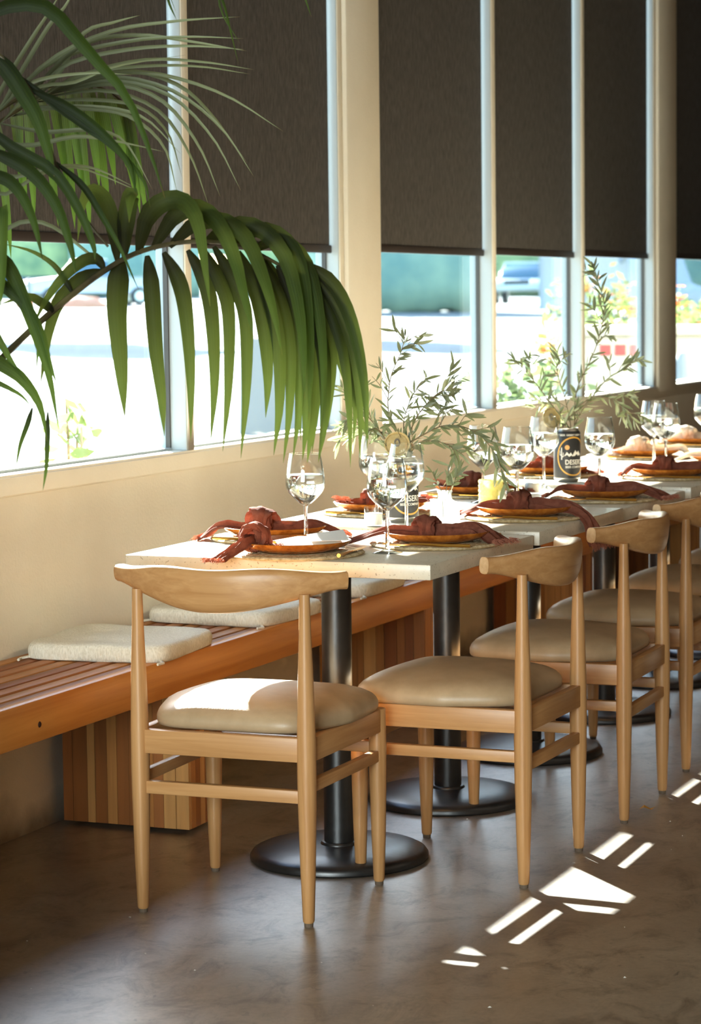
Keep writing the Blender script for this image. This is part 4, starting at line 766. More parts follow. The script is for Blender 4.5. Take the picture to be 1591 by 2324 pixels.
# ------------------------------------------------------------------ water glasses
BOWL = [(0.0050, 0.096), (0.0131, 0.1005), (0.0284, 0.114), (0.0404, 0.1275), (0.0451, 0.138), (0.0462, 0.149), (0.0451, 0.163), (0.0410, 0.192), (0.0362, 0.217)]
def mk_glass():
    g = empty('water_glass', cat='glass')
    inner = [(max(r-0.0013, 0), z+0.0012) for r, z in BOWL[1:]]; inner[-1] = (BOWL[-1][0]-0.0012, BOWL[-1][1])
    MB().lathe(BOWL + inner[::-1] + [(0.0, inner[0][1])], 40).build('bowl', M['glass'], g, angle=70)
    MB().lathe([(0.0, 0.0), (0.034, 0.0), (0.0345, 0.0012), (0.020, 0.0042), (0.009, 0.0085), (0.0, 0.0088)], 32).build('foot', M['stemglass'], g, angle=60)
    MB().lathe([(0.0, 0.0088), (0.0065, 0.0092), (0.0048, 0.018), (0.0042, 0.045), (0.0043, 0.083), (0.0052, 0.0955), (0.0, 0.0985)], 24).build('stem', M['solidglass'], g, angle=60)
    wp = [(0.0000, 0.1018), (0.0115, 0.1026), (0.0265, 0.1158), (0.0385, 0.1290), (0.0431, 0.1390), (0.0441, 0.149), (0.0432, 0.163), (0.0425, 0.1680), (0.0000, 0.1674)]
    MB().lathe(wp, 40).build('water', M['water'], g, angle=50)
    MB().lathe([(0.0363, 0.2160), (0.0370, 0.2168), (0.0363, 0.2176), (0.0356, 0.2168)], 40, close=True).build('rim', M['stemglass'], g)
    return g
GL = [(0.785, 0.290, 'stemmed water glass behind the nearest plate, under the palm leaf tips'), (1.020, 0.212, 'nearest stemmed water glass, beside the corner of the first table'),
      (0.880, 0.690, 'stemmed water glass just in front of the first can, beside the white bud vase'), (0.715, 0.905, 'stemmed water glass half hidden behind the first can'),
      (0.768, 1.570, 'stemmed water glass behind the hanging olive leaves and yellow votive'), (0.940, 1.364, 'stemmed water glass beside the short white candle, on the second table'),
      (0.782, 2.080, 'stemmed water glass directly left of the second can'), (0.962, 2.060, 'stemmed water glass directly right of the second can'),
      (0.825, 3.155, 'stemmed water glass, rear one of the two overlapping before a white napkin'), (0.955, 2.830, 'stemmed water glass, front one of the two overlapping before a white napkin'), (0.885, 3.640, 'stemmed water glass cut by the frame edge at the far tables')]
for x, y, lab in GL: make_or_dup('glass', mk_glass, (x, y, tz(y)), x*9, lab, 'stemmed water glasses')

# ------------------------------------------------------------------ cans with olive branches
def wrap(mb, R, face):     # bend a flat (a, z) layout round a can of radius R, facing angle `face`
    out = MB(); out.f = mb.f
    for (a, z, r) in mb.v: out.v.append(((R+r)*math.cos(face+a/R), (R+r)*math.sin(face+a/R), z))
    return out
def flat_poly(pts, r=0.0): return MB().add([(a, z, r) for a, z in pts], [tuple(range(len(pts)))])
def text_mb(body, size, a0, z0, r, sx=1.0):
    cu = bpy.data.curves.new('lettering', 'FONT'); cu.body = body; cu.size = size; cu.align_x = 'CENTER'; cu.resolution_u = 3
    cu.offset = size*0.018
    to = bpy.data.objects.new('lettering', cu); col.objects.link(to)
    dg = bpy.context.evaluated_depsgraph_get(); me = bpy.data.meshes.new_from_object(to.evaluated_get(dg))
    mb = MB(); mb.add([(v.co.x*sx+a0, v.co.y+z0, r) for v in me.vertices], [tuple(p.vertices) for p in me.polygons])
    bpy.data.objects.remove(to); bpy.data.curves.remove(cu); bpy.data.meshes.remove(me); return mb
def make_can(x, y, face, label, lid_pos, lid_n):
    z = tz(y); H = 0.166; R = 0.0405
    c = empty('drink_can', (x, y, z), 0, label, 'can', 'opened cans used as vases')
    MB().lathe([(0, 0.006), (0.024, 0.005), (0.030, 0.0), (0.032, 0.001), (0.0395, 0.010), (0.0405, 0.014), (0.0405, 0.150), (0.0345, 0.161), (0.0338, 0.163), (0.0348, 0.1655), (0.0338, 0.166), (0.0325, 0.1635), (0.0325, 0.158), (0.039, 0.149), (0.039, 0.05), (0, 0.05)], 48).build('body', M['can'], c, angle=50)
    lb = MB().lathe([(0.0409, 0.0135), (0.0411, 0.0145), (0.0411, 0.149), (0.0372, 0.1565), (0.0369, 0.1560), (0.0405, 0.149)], 56, close=True).build('label', M['label'], c)
    # gold oval ring
    rg = MB(); n = 64; vs = []
    for k in range(n):
        a = 2*pi*k/n
        for rr in (1.0, 0.925): vs.append((math.cos(a)*0.052*rr, 0.080+math.sin(a)*0.060*rr, 0.0009))
    rg.add(vs, [(2*k, 2*k+1, (2*k+3) % (2*n), (2*k+2) % (2*n)) for k in range(n)]); wrap(rg, 0.0411, face).build('ring', M['lgold'], lb)
    mt = MB()
    for pts in ([(-0.030, .080), (-0.021, .094), (-0.014, .086), (-0.009, .092), (-0.002, .080), (-0.008, .083), (-0.014, .079), (-0.020, .085)], [(-0.006, .080), (0.006, .099), (0.012, .091), (0.018, .097), (0.030, .080), (0.022, .085), (0.017, .081), (0.011, .087), (0.004, .081)]):
        mt.v += []; mt.add([(a, zc, 0.0010) for a, zc in pts], [tuple(range(len(pts)))])
    wrap(mt, 0.0411, face).build('mountain', M['lwhite'], lb)
    ct = MB()
    ct.add([(-0.0385, .070, .001), (-0.0355, .070, .001), (-0.0358, .106, .001), (-0.037, .108, .001), (-0.0382, .106, .001)], [(0, 1, 2, 3, 4)])
    ct.add([(-0.043, .086, .001), (-0.0415, .086, .001), (-0.0415, .098, .001), (-0.043, .098, .001)], [(0, 1, 2, 3)]).add([(-0.043, .084, .001), (-0.037, .082, .001), (-0.037, .0845, .001), (-0.043, .0865, .001)], [(0, 1, 2, 3)])
    ct.add([(-0.0325, .080, .001), (-0.031, .080, .001), (-0.031, .092, .001), (-0.0325, .092, .001)], [(0, 1, 2, 3)]).add([(-0.037, .077, .001), (-0.031, .079, .001), (-0.031, .0815, .001), (-0.037, .0795, .001)], [(0, 1, 2, 3)])
    wrap(ct, 0.0411, face).build('cactus', M['lwhite'], lb)
    sn = MB(); sn.add([(-0.020+0.0072*math.cos(2*pi*k/24), .1075+0.0072*math.sin(2*pi*k/24), .001) for k in range(24)], [tuple(range(24))]); wrap(sn, 0.0411, face).build('sun_disc', M['lsun'], lb)
    t = text_mb('DESERT', 0.0205, 0.004, 0.0555, 0.0010, 0.88); t2 = text_mb('BEER COMPANY', 0.0088, 0.004, 0.0445, 0.0010, 0.92); t3 = text_mb('CRAFT BEER  DESERT BEER  CRAFT BEER', 0.0075, 0.0, 0.1425, 0.0010, 1.0)
    t.add(t2.v, t2.f); t.add(t3.v, t3.f); wrap(t, 0.0411, face).build('lettering', M['lwhite'], lb, smooth=False)
    # opened lid bent up on its hinge
    ld = MB().lathe([(0, -0.001), (0.026, -0.001), (0.027, -0.003), (0.0285, -0.003), (0.030, 0.002), (0.0325, 0.0022), (0.0325, 0.0005), (0.0295, -0.001), (0.028, -0.0045), (0.0262, -0.0045), (0.025, -0.0022), (0, -0.0022)], 40).build('lid', M['canlid'], c)
    tb = MB(); vs = []; n = 24
    for k in range(n):
        a = 2*pi*k/n
        for rr, zz in ((1, .001), (1, .0026), (.55, .0026), (.55, .001)): vs.append((math.cos(a)*0.0075*rr, math.sin(a)*0.011*rr+0.003, zz))
    tb.add(vs, [(4*k+i, 4*k+(i+1) % 4, 4*((k+1) % n)+(i+1) % 4, 4*((k+1) % n)+i) for k in range(n) for i in range(4)]); tb.build('pull_tab', M['can'], ld)
    q = Vector(lid_n).to_track_quat('Z', 'Y'); ld.location = Vector(lid_pos); ld.rotation_mode = 'QUATERNION'; ld.rotation_quaternion = q
    return c
can1 = make_can(0.800, 0.868, -0.72, 'opened charcoal can with gold ring label, nearest of the two, partly behind water glasses', (-0.006, -0.018, 0.199), (0.30, -0.90, 0.35))
can2 = make_can(0.800, 2.255, -0.77, 'opened charcoal can with gold ring label, farther of the two, in plain view', (-0.042, -0.026, 0.196), (0.86, -0.62, 0.16))
leafm = {}
def olive_leaf_mesh(key, mat):
    if key in leafm: return leafm[key]
    me = bpy.data.meshes.new('leaf'); vs = []; fs = []; n = 6
    for i in range(n+1):
        t = i/n; w = 0.094*math.sin(pi*min(1, t*0.93+0.05))**0.8; z = 0.10*t*(1-t)*(1 if key % 2 else -1) - 0.06*t*t
        vs += [(-w, t, z+0.03*w/0.094), (0, t, z), (w, t, z+0.03*w/0.094)]
    for i in range(n):
        for k in (0, 1): fs.append((i*3+k, i*3+k+1, i*3+k+4, i*3+k+3))
    me.from_pydata(vs, [], fs); me.polygons.foreach_set('use_smooth', [True]*len(me.polygons)); me.materials.append(mat); leafm[key] = me; return me
def olive_branch(base, pts, label, seed, nleaf, lsize=0.040, pale=0.2, name='olive_branch', cat='branch', group='olive branches standing in the cans', start=0.18, wig=1.0, twigr=0.0022):
    rnd = random.Random(seed); br = empty(name, base, 0, label, cat, group)
    C_ = catmull(pts, 28); n = len(C_)
    MB().tube(C_, [twigr*(1-0.65*i/(n-1)) for i in range(n)], 6).build('twig', M['twig'], br)
    shoots = [C_]
    if nleaf > 15:
        for k in range(nleaf//11):
            t = rnd.uniform(max(start, 0.3), 0.92); i = int(t*(n-1)); p = C_[i]; d = (C_[min(i+1, n-1)]-C_[i-1]).normalized()
            perp = Vector((rnd.gauss(0, 1), rnd.gauss(0, .7), rnd.gauss(0, .8))); perp = (perp - d*perp.dot(d)).normalized(); q = (d*rnd.uniform(.4, 1.0)+perp*rnd.uniform(.6, 1.0)).normalized()*rnd.uniform(.045, .085)
            sh = catmull([p, p+q*0.5+Vector((0, 0, .004)), p+q+Vector((0, 0, rnd.uniform(-.015, .006)))], 8); shoots.append(sh)
            MB().tube(sh, [0.0011, 0.001, 0.001, 0.0009, 0.0009, 0.0008, 0.0007, 0.0006, 0.0005], 5).build('shoot', M['twig'], br)
    for k in range(nleaf):
        if len(shoots) > 1 and k % 5 < 2: S_ = shoots[1+(k//5) % (len(shoots)-1)]; t = rnd.uniform(0.3, 1.0)
        else: S_ = C_; t = start + (1-start)*((k//2)+0.5+rnd.uniform(-.5, .5))/max(1, (nleaf/2)); t = max(start, min(t, 0.995))
        ns = len(S_); f = t*(ns-1); i = min(int(f), ns-2); p = S_[i].lerp(S_[i+1], f-i)
        d = (S_[i+1]-S_[i]).normalized()
        perp = Vector((rnd.gauss(0, 1), rnd.gauss(0, 1), rnd.gauss(0, 1))); perp = (perp - d*perp.dot(d)).normalized()
        side = d.cross(Vector((0.38, -0.92, 0))).normalized(); sgn = 1 if k % 2 else -1
        out = (side*sgn*0.55 + perp*0.9).normalized(); dirn = (d*rnd.uniform(0.35, 1.3) + out*rnd.uniform(0.4, 1.1) + Vector((0, 0, rnd.uniform(-0.45, 0.15)))).normalized()
        L = lsize*rnd.uniform(0.6, 1.2)
        me = olive_leaf_mesh(rnd.randrange(4) if rnd.random() > pale else 4+rnd.randrange(2), None)
        o = bpy.data.objects.new('leaf', me); col.objects.link(o); o.parent = br
        nrm = (Vector((rnd.gauss(0, .7), -1+rnd.gauss(0, .5), rnd.gauss(0.3, .6)))); xax = dirn.cross(nrm).normalized(); zax = xax.cross(dirn).normalized()
        mt = Matrix((xax, dirn, zax)).transposed(); o.matrix_local = Matrix.Translation(p) @ mt.to_4x4() @ Matrix.Diagonal((L*rnd.uniform(0.85, 1.15), L, L, 1))
    return br
for k in range(6): olive_leaf_mesh(k, M['olive'] if k < 4 else M['olive2'])
def LP(s, d, z): return tuple(E_*s + G_*d + Vector((0, 0, z)))
def branches(can, specs):
    for i, (pts, nl, ls, pale, lab) in enumerate(specs):
        olive_branch(can.location, [LP(*p) for p in pts], lab, 100+i*7+int(can.location.y*10), int(nl*2.2), ls*0.94, pale)
b0 = lambda k: [((0.012*math.cos(k*1.3)), 0.012*math.sin(k*1.3), 0.06), ((0.022*math.cos(k*1.3)), 0.02*math.sin(k*1.3), 0.165)]
branches(can1, [
 (b0(0)+[(-0.030, 0, 0.26), (-0.028, 0, 0.36), (0.0, 0, 0.43), (0.012, 0, 0.475)], 36, 0.044, .1, 'tallest olive branch of the nearer can, against the bright glass'),
 (b0(1)+[(0.03, 0, 0.25), (0.065, 0, 0.30), (0.10, 0.0, 0.33), (0.125, 0, 0.33)], 26, 0.046, .1, 'olive branch of the nearer can leaning right, above the drooping one'),
 (b0(2)+[(-0.07, 0, 0.25), (-0.12, 0.0, 0.30), (-0.155, 0, 0.35)], 26, 0.042, .35, 'olive branch of the nearer can leaning left towards the palm leaf tips'),
 (b0(3)+[(0.07, -0.01, 0.23), (0.13, -0.02, 0.245), (0.19, -0.04, 0.225), (0.235, -0.06, 0.17), (0.258, -0.07, 0.10)], 40, 0.052, .05, 'long olive branch of the nearer can drooping over the yellow votive'),
 (b0(4)+[(-0.03, 0.04, 0.22), (-0.085, 0.05, 0.225), (-0.14, 0.05, 0.21)], 24, 0.046, .25, 'low olive branch of the nearer can spreading left beside its gold lid'),
 (b0(5)+[(0.005, 0.02, 0.24), (0.02, 0.03, 0.30), (0.045, 0.04, 0.345)], 24, 0.044, .15, 'short upright olive branch in the middle of the nearer can'),
 (b0(6)+[(0.05, -0.03, 0.205), (0.11, -0.05, 0.20), (0.155, -0.06, 0.17)], 24, 0.05, .1, 'low olive branch of the nearer can hanging right towards the bud vase'),
 (b0(2.5)+[(-0.06, -0.01, 0.235), (-0.09, -0.03, 0.235), (-0.125, -0.04, 0.265), (-0.15, -0.04, 0.25)], 22, 0.042, .2, 'bushy olive branch of the nearer can just left of its stem cluster')])
branches(can2, [
 (b0(0)+[(0.03, 0, 0.28), (0.085, 0, 0.40), (0.115, 0, 0.52), (0.10, 0, 0.60), (0.082, 0, 0.66)], 48, 0.045, .25, 'tallest olive branch of the farther can, rising to the blind hem'),
 (b0(1)+[(-0.05, 0, 0.24), (-0.10, 0, 0.31), (-0.145, 0, 0.36), (-0.17, 0, 0.385)], 26, 0.046, .3, 'olive branch of the farther can leaning left over the window sill'),
 (b0(2)+[(0.06, 0, 0.24), (0.12, 0, 0.31), (0.18, 0, 0.345), (0.21, 0, 0.37)], 22, 0.046, .5, 'olive branch of the farther can leaning right over the window sill'),
 (b0(3)+[(0.06, -0.01, 0.25), (0.13, -0.02, 0.255), (0.17, -0.03, 0.225), (0.215, -0.05, 0.17)], 24, 0.044, .7, 'pale olive branch of the farther can drooping right over the tables'),
 (b0(4)+[(-0.01, 0, 0.27), (-0.03, 0, 0.34), (-0.028, 0, 0.40)], 20, 0.044, .3, 'short upright olive branch in the middle of the farther can'),
 (b0(5)+[(0.07, -0.01, 0.245), (0.15, 0.0, 0.265), (0.205, 0.0, 0.25)], 16, 0.04, .6, 'thin olive branch of the farther can reaching level to the right'),
 (b0(2.4)+[(-0.02, 0.04, 0.23), (-0.06, 0.06, 0.24), (-0.10, 0.06, 0.25)], 12, 0.04, .3, 'low olive branch of the farther can just behind its gold lid')])
# bud vase, votives
vz = tz(0.85)
v = empty('bud_vase', (0.940, 0.800, vz), 0, 'milky glass bud vase with olive sprigs between the first two chair settings', 'vase')
MB().lathe([(0.0, 0.002), (0.036, 0.0), (0.0375, 0.004), (0.0375, 0.045), (0.033, 0.056), (0.019, 0.066), (0.0172, 0.070), (0.0172, 0.080), (0.0195, 0.084), (0.0195, 0.087), (0.0155, 0.087), (0.0150, 0.070), (0.030, 0.055), (0.0345, 0.044), (0.0345, 0.006), (0, 0.005)], 36).build('bottle', M['milk'], v, angle=60)
for i, (s, d, h, lab) in enumerate([(-0.03, 0.0, 0.135, 'olive sprig in the milky bud vase, leaning left'), (0.012, 0.0, 0.150, 'olive sprig in the milky bud vase, upright'), (0.035, -0.01, 0.138, 'olive sprig in the milky bud vase, leaning right')]):
    olive_branch(v.location, [LP(0.004*(i-1), 0, 0.02), LP(s*0.25, d, 0.082), LP(s*0.7, d, 0.11), LP(s, d, h)], lab, 300+i, 11, 0.042, .15, 'olive_sprig', 'sprig', 'sprigs in the bud vase', 0.5, twigr=0.0016)
yv = empty('yellow_votive', (0.838, 1.440, tz(1.44)), 0, 'dimpled yellow glass votive under the drooping olive branch', 'vase')
pr = MB(); rings = []
for i in range(19):
    z = 0.001+i*0.074/18; rings.append([((0.0335+0.0024*math.sin(i*2.1)*math.sin(k*pi/2+(i % 2)*pi/2))*math.cos(2*pi*k/48), (0.0335+0.0024*math.sin(i*2.1)*math.sin(k*pi/2+(i % 2)*pi/2))*math.sin(2*pi*k/48), z) for k in range(48)])
for i in range(9):
    z = 0.075-i*0.069/8; rings.append([(0.0305*math.cos(2*pi*k/48), 0.0305*math.sin(2*pi*k/48), z) for k in range(48)])
pr.loops(rings).build('cup', M['yellowglass'], yv, angle=30)
MB().lathe([(0, 0.007), (0.0295, 0.007), (0.0295, 0.030), (0.004, 0.031), (0, 0.031)], 24).build('candle', M['wax'], yv)
olive_branch(yv.location, [LP(-0.008, 0.02, 0.048), LP(-0.014, 0.02, 0.08), LP(-0.02, 0.02, 0.12)], 'small sprig standing in the yellow votive', 333, 8, 0.03, .6, 'olive_sprig', 'sprig', None, 0.5, twigr=0.0014)
def mk_candle():
    g = empty('tealight_holder', cat='candle')
    MB().lathe([(0, 0.0), (0.022, 0.0), (0.0238, 0.002), (0.0238, 0.050), (0.0222, 0.050), (0.0218, 0.005), (0, 0.005)], 32).build('cup', M['glass'], g, angle=60)
    MB().lathe([(0, 0.0055), (0.0212, 0.0055), (0.0212, 0.031), (0.019, 0.0335), (0.004, 0.032), (0, 0.032)], 28).build('candle', M['wax'], g)
    MB().tube([(0, 0, 0.031), (0.0008, 0, 0.039)], 0.0008, 5).build('wick', M['wick'], g)
    return g
for x, y, lab in [(0.778, 0.728, 'small glass tealight with white wax in front of the first can'), (0.885, 1.424, 'small glass tealight with white wax right of the yellow votive'), (0.812, 1.880, 'small glass tealight in front of the second can')]:
    make_or_dup('candle', mk_candle, (x, y, tz(y)), x*5, lab, 'glass tealights')
lf = MB(); lf.add([(-0.022, -0.004, 0.002), (-0.006, -0.013, 0.010), (0.012, -0.008, 0.004), (0.022, 0.004, 0.012), (0.004, 0.013, 0.003), (-0.012, 0.010, 0.012)], [(0, 1, 5), (1, 2, 4, 5), (2, 3, 4)])
lf = tag(lf.build('dry_leaf', M['yellowleaf']), 'small curled yellow leaf lying on the floor in a pale sun patch', 'leaf'); lf.location = (1.375, 1.105, 0.0)
cr = MB(); rnd = random.Random(5)
for k in range(26):
    x, y = rnd.uniform(0.5, 1.9), rnd.uniform(-1.0, 1.0); s = rnd.uniform(0.002, 0.005); a = rnd.uniform(0, pi)
    cr.add([(x+s*math.cos(a), y+s*math.sin(a), 0.0003), (x-s*math.sin(a)*.6, y+s*math.cos(a)*.6, 0.0022), (x-s*math.cos(a), y-s*math.sin(a), 0.0003), (x+s*math.sin(a)*.6, y-s*math.cos(a)*.6, 0.0012)], [(0, 1, 2, 3)])
tag(cr.build('floor_crumbs', M['paper'], smooth=False), 'tiny pale paper crumbs scattered over the concrete floor', 'crumbs', kind='stuff')

# ------------------------------------------------------------------ palm
palm = empty('kentia_palm', (0.60, -1.28, 0), 0, 'tall kentia palm whose arching fronds reach in from the left', 'plant')
MB().lathe([(0, 0.0), (0.12, 0.0), (0.13, 0.01), (0.165, 0.30), (0.175, 0.31), (0.175, 0.34), (0.16, 0.34), (0.155, 0.30), (0, 0.30)], 40).build('pot', M['pot'], palm)
MB().lathe([(0, 0.315), (0.155, 0.305), (0.155, 0.29), (0, 0.29)], 28).build('soil', M['soil'], palm)
po = Vector(palm.location)
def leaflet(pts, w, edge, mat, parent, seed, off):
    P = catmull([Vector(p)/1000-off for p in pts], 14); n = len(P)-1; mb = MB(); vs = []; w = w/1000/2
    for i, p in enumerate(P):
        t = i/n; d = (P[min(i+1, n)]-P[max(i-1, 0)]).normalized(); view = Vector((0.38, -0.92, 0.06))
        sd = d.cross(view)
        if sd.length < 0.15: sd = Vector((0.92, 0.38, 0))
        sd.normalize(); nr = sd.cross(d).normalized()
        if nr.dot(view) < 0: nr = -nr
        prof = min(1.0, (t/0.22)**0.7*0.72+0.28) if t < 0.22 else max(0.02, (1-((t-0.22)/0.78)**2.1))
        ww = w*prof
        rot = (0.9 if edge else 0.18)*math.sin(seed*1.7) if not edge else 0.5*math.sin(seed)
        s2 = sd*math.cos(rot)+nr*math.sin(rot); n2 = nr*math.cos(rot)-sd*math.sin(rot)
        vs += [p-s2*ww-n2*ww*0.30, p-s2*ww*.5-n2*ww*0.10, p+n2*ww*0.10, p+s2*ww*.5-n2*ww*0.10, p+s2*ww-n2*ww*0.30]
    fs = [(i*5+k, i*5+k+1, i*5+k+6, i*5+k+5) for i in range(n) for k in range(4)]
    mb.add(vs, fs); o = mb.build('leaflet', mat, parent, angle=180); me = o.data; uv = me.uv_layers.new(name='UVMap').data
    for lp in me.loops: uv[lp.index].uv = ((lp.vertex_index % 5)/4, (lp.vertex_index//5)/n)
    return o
sd_ = 0
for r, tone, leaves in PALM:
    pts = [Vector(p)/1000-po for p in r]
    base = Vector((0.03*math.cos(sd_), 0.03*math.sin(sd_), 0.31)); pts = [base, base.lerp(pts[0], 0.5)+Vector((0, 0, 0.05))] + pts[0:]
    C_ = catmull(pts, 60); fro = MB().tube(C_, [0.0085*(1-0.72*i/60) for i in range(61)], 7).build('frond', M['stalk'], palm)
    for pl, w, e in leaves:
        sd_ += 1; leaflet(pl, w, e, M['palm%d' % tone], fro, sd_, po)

# ------------------------------------------------------------------ street outside
def gz(x, y): return -0.10 + 0.014*max(0, -x) + 0.010*max(0, y)
g = MB(); nx, ny = 30, 40
for i in range(nx+1):
    for j in range(ny+1):
        x = -0.2 - 160*(i/nx)**1.6; y = -30 + 230*(j/ny); g.v.append((x, y, gz(x, y)))
for i in range(nx):
    for j in range(ny): g.f.append((i*(ny+1)+j, i*(ny+1)+j+1, (i+1)*(ny+1)+j+1, (i+1)*(ny+1)+j))
struct(g, 'street', M['asphalt'])
def ball(mb, c, r, seed, n=14, amp=0.25):
    rings = []
    for i in range(1, n):
        th = pi*i/n; ring = []
        for k in range(n*2):
            a = pi*k/n; d = Vector((math.sin(th)*math.cos(a), math.sin(th)*math.sin(a), math.cos(th)))
            rr = 1+amp*noise.noise(d*2.3+Vector((seed, 0, 0)))+amp*0.5*noise.noise(d*6+Vector((0, seed, 0)))
            ring.append((c[0]+d.x*r[0]*rr, c[1]+d.y*r[1]*rr, c[2]+d.z*r[2]*rr))
        rings.append(ring)
    mb.loops(rings)
def view_at(u, dist):     # ground point seen in direction u (fraction of frame width) at a distance from the camera
    a = (u-0.5)*1591/5490; p = CAM + (right*a + fwd)*dist; return p.x, p.y
YAW = math.atan2(fwd.y, fwd.x)
hl = [('tall clipped dark hedge across the street behind the parked pickup', 0.06), ('blue green tree across the street right of the pickup', 0.34), ('blue green tree across the street beyond the first window past the pier', 0.58),
      ('dense green hedge across the street behind the silver car', 0.76), ('green tree across the street beyond the delivery truck', 0.92), ('green tree across the street at the far frame edge', 1.06)]
for i, (lab, u) in enumerate(hl):
    x, y = view_at(u, 131 + (i % 2)*5); t = empty('street_tree', (x, y, gz(x, y)), 0, lab, 'tree', 'greenery across the street')
    MB().tube([(0, 0, -0.2), (0.1, 0, 1.2), (0, 0.1, 2.6)], [0.35, 0.3, 0.22], 10).build('trunk', M['stalk'], t)
    cb = MB(); rnd = random.Random(i)
    for k in range(9): ball(cb, (rnd.uniform(-1.6, 1.6), rnd.uniform(-1.2, 1.2), rnd.uniform(2.6, 6.0)), (rnd.uniform(1.1, 1.6),)*2+(rnd.uniform(1.0, 1.6),), i*10+k, 10)
    cb.build('crown', M['hedge'] if i in (0, 3) else M['hedge2'], t, angle=180)
for i, (u, dist, lab) in enumerate([(0.02, 122, 'clipped hedge across the street at the near frame edge'), (0.20, 121, 'clipped hedge across the street behind the silver pickup'), (0.42, 122, 'clipped hedge across the street beyond the palm leaflets'),
        (0.566, 80, 'clipped blue green hedge beyond the first window past the pier'), (0.80, 121, 'clipped hedge across the street behind the silver sedan'), (0.99, 122, 'clipped hedge across the street at the far frame edge')]):
    x, y = view_at(u, dist); hg = MB(); rings = []
    for a in range(25):
        px = -3.2+6.4*a/24; ring = []
        for b in range(12):
            an = 2*pi*b/12; m = (abs(math.cos(an))**6+abs(math.sin(an))**6)**(-1/6); k = 1+0.16*noise.noise(Vector((px*1.4, b*0.7, i)))
            ring.append((px, math.cos(an)*m*0.8*k, 2.1+math.sin(an)*m*2.1*k))
        rings.append(ring)
    hg.loops(rings); o = tag(hg.build('clipped_hedge', M['hedge2'] if i % 2 else M['hedge'], angle=180), lab, 'hedge', 'hedges across the street')
    o.location = (x, y, gz(x, y)); o.rotation_euler = (0, 0, YAW-pi/2)
def car(name, u, dist, rz, label, cat, paint, kind, zoff=0.0, L=4.5):
    x, y = view_at(u, dist); c = empty(name, (x, y, gz(x, y)+zoff), rz, label, cat); W = 0.9
    if kind == 'sedan': body = [(-L/2, .45), (-L/2, .85), (-L/2+.5, .95), (L/2-1.2, .92), (L/2-.1, .72), (L/2, .45)]; cab = [(-L/2+.35, .93), (-L/2+1.05, 1.42), (L/2-2.0, 1.45), (L/2-1.15, .92)]
    elif kind == 'pickup': body = [(-L/2, .5), (-L/2, 1.1), (L/2-1.3, 1.12), (L/2-.1, .98), (L/2, .5)]; cab = [(-.7, 1.1), (-.55, 1.72), (.6, 1.74), (1.15, 1.1)]
    else: body = [(-L/2, .6), (-L/2, 3.0), (L/2-1.6, 3.0), (L/2-1.6, 1.9), (L/2-1.2, 2.1), (L/2-.7, 1.3), (L/2, 1.15), (L/2, .6)]; cab = [(L/2-1.55, 1.35), (L/2-1.5, 2.15), (L/2-1.2, 2.1), (L/2-.72, 1.32)]
    MB().loops([[(px, s*W*k, pz) for px, pz in body] for s, k in ((-1, .94), (-1, 1), (1, 1), (1, .94))][:4]).build('body', M[paint], c, bevel=0.08, seg=2)
    MB().loops([[(px, s*W*(.88 if pz < 1.3 else .74), pz) for px, pz in cab] for s in (-1, 1)]).build('cabin_glass', M['carglass'], c, bevel=0.03)
    top = [p for p in cab if p[1] == max(q[1] for q in cab) or p[1] > max(q[1] for q in cab)-0.05]
    MB().box(min(p[0] for p in top), max(p[0] for p in top), -.68, .68, max(p[1] for p in top)-.02, max(p[1] for p in top)+.05).build('roof', M[paint], c, bevel=0.03)
    MB().box(L/2-.04, L/2+.06, -.75, .75, .5, .68).build('bumper', M[paint], c, bevel=0.03)
    MB().box(L/2-.06, L/2+.02, -.45, .45, .70, .84).build('grille', M['tyre'], c, bevel=0.01)
    for s in (-1, 1):
        MB().box(L/2-.22, L/2-.02, s*.62-.16, s*.62+.16, .70, .86).build('headlamp', M['headlamp'], c, bevel=0.04)
        for px in (-L/2+.85, L/2-.85):
            w = MB().lathe([(0.0, -.1), (.33, -.11), (.35, -.06), (.35, .06), (.33, .11), (0, .1)], 24).build('wheel', M['tyre'], c)
            w.rotation_euler = (pi/2, 0, 0); w.location = (px, s*.84, .35)
            h = MB().lathe([(0, -.118), (.2, -.118), (.21, -.10), (.21, .10), (.2, .118), (0, .118)], 20).build('hubcap', M['rim'], w)
    return c
car('pickup_truck', 0.135, 95, YAW+pi/2+0.35, 'pale silver pickup parked across the street, behind the palm stem', 'car', 'carwhite', 'pickup', 0.0, 5.2)
car('parked_car', -0.005, 100, YAW+pi/2+0.2, 'dark blue car across the street at the frame edge, behind the two bollards', 'car', 'cardark', 'pickup', 0.0, 4.8)
car('sedan', 0.749, 88, YAW+pi-0.18, 'silver sedan with lit-looking front facing the window, beyond the second olive branch', 'car', 'carwhite', 'sedan', 0.13, 4.6)
car('delivery_truck', 0.885, 70, YAW+pi+0.45, 'white box truck seen through the window before the far wall pier', 'truck', 'truck', 'truck', -0.35, 6.0)
for u, lab in ((0.036, 'pale round-topped bollard across the street, nearer the frame edge'), (0.049, 'pale round-topped bollard across the street, next to the pickup')):
    x, y = view_at(u, 88); b = empty('bollard', (x, y, gz(x, y)), 0, lab, 'bollard', 'bollards by the parked cars')
    MB().lathe([(0.0, 0), (0.1, 0), (0.1, 1.0), (0.075, 1.07), (0, 1.1)], 14).build('post', M['sign'], b); MB().lathe([(0.101, 0.1), (0.103, 0.12), (0.103, 0.42), (0.101, 0.44)], 14).build('band', M['orange'], b)
x, y = view_at(0.118, 90); mm = MB(); ball(mm, (0, 0, 0), (1.1, 0.9, 0.42), 3, 10); tag(mm.build('mulch_mound', M['mulch']), 'low orange brown mulch mound before the pickup', 'mound').location = (x, y, gz(x, y))
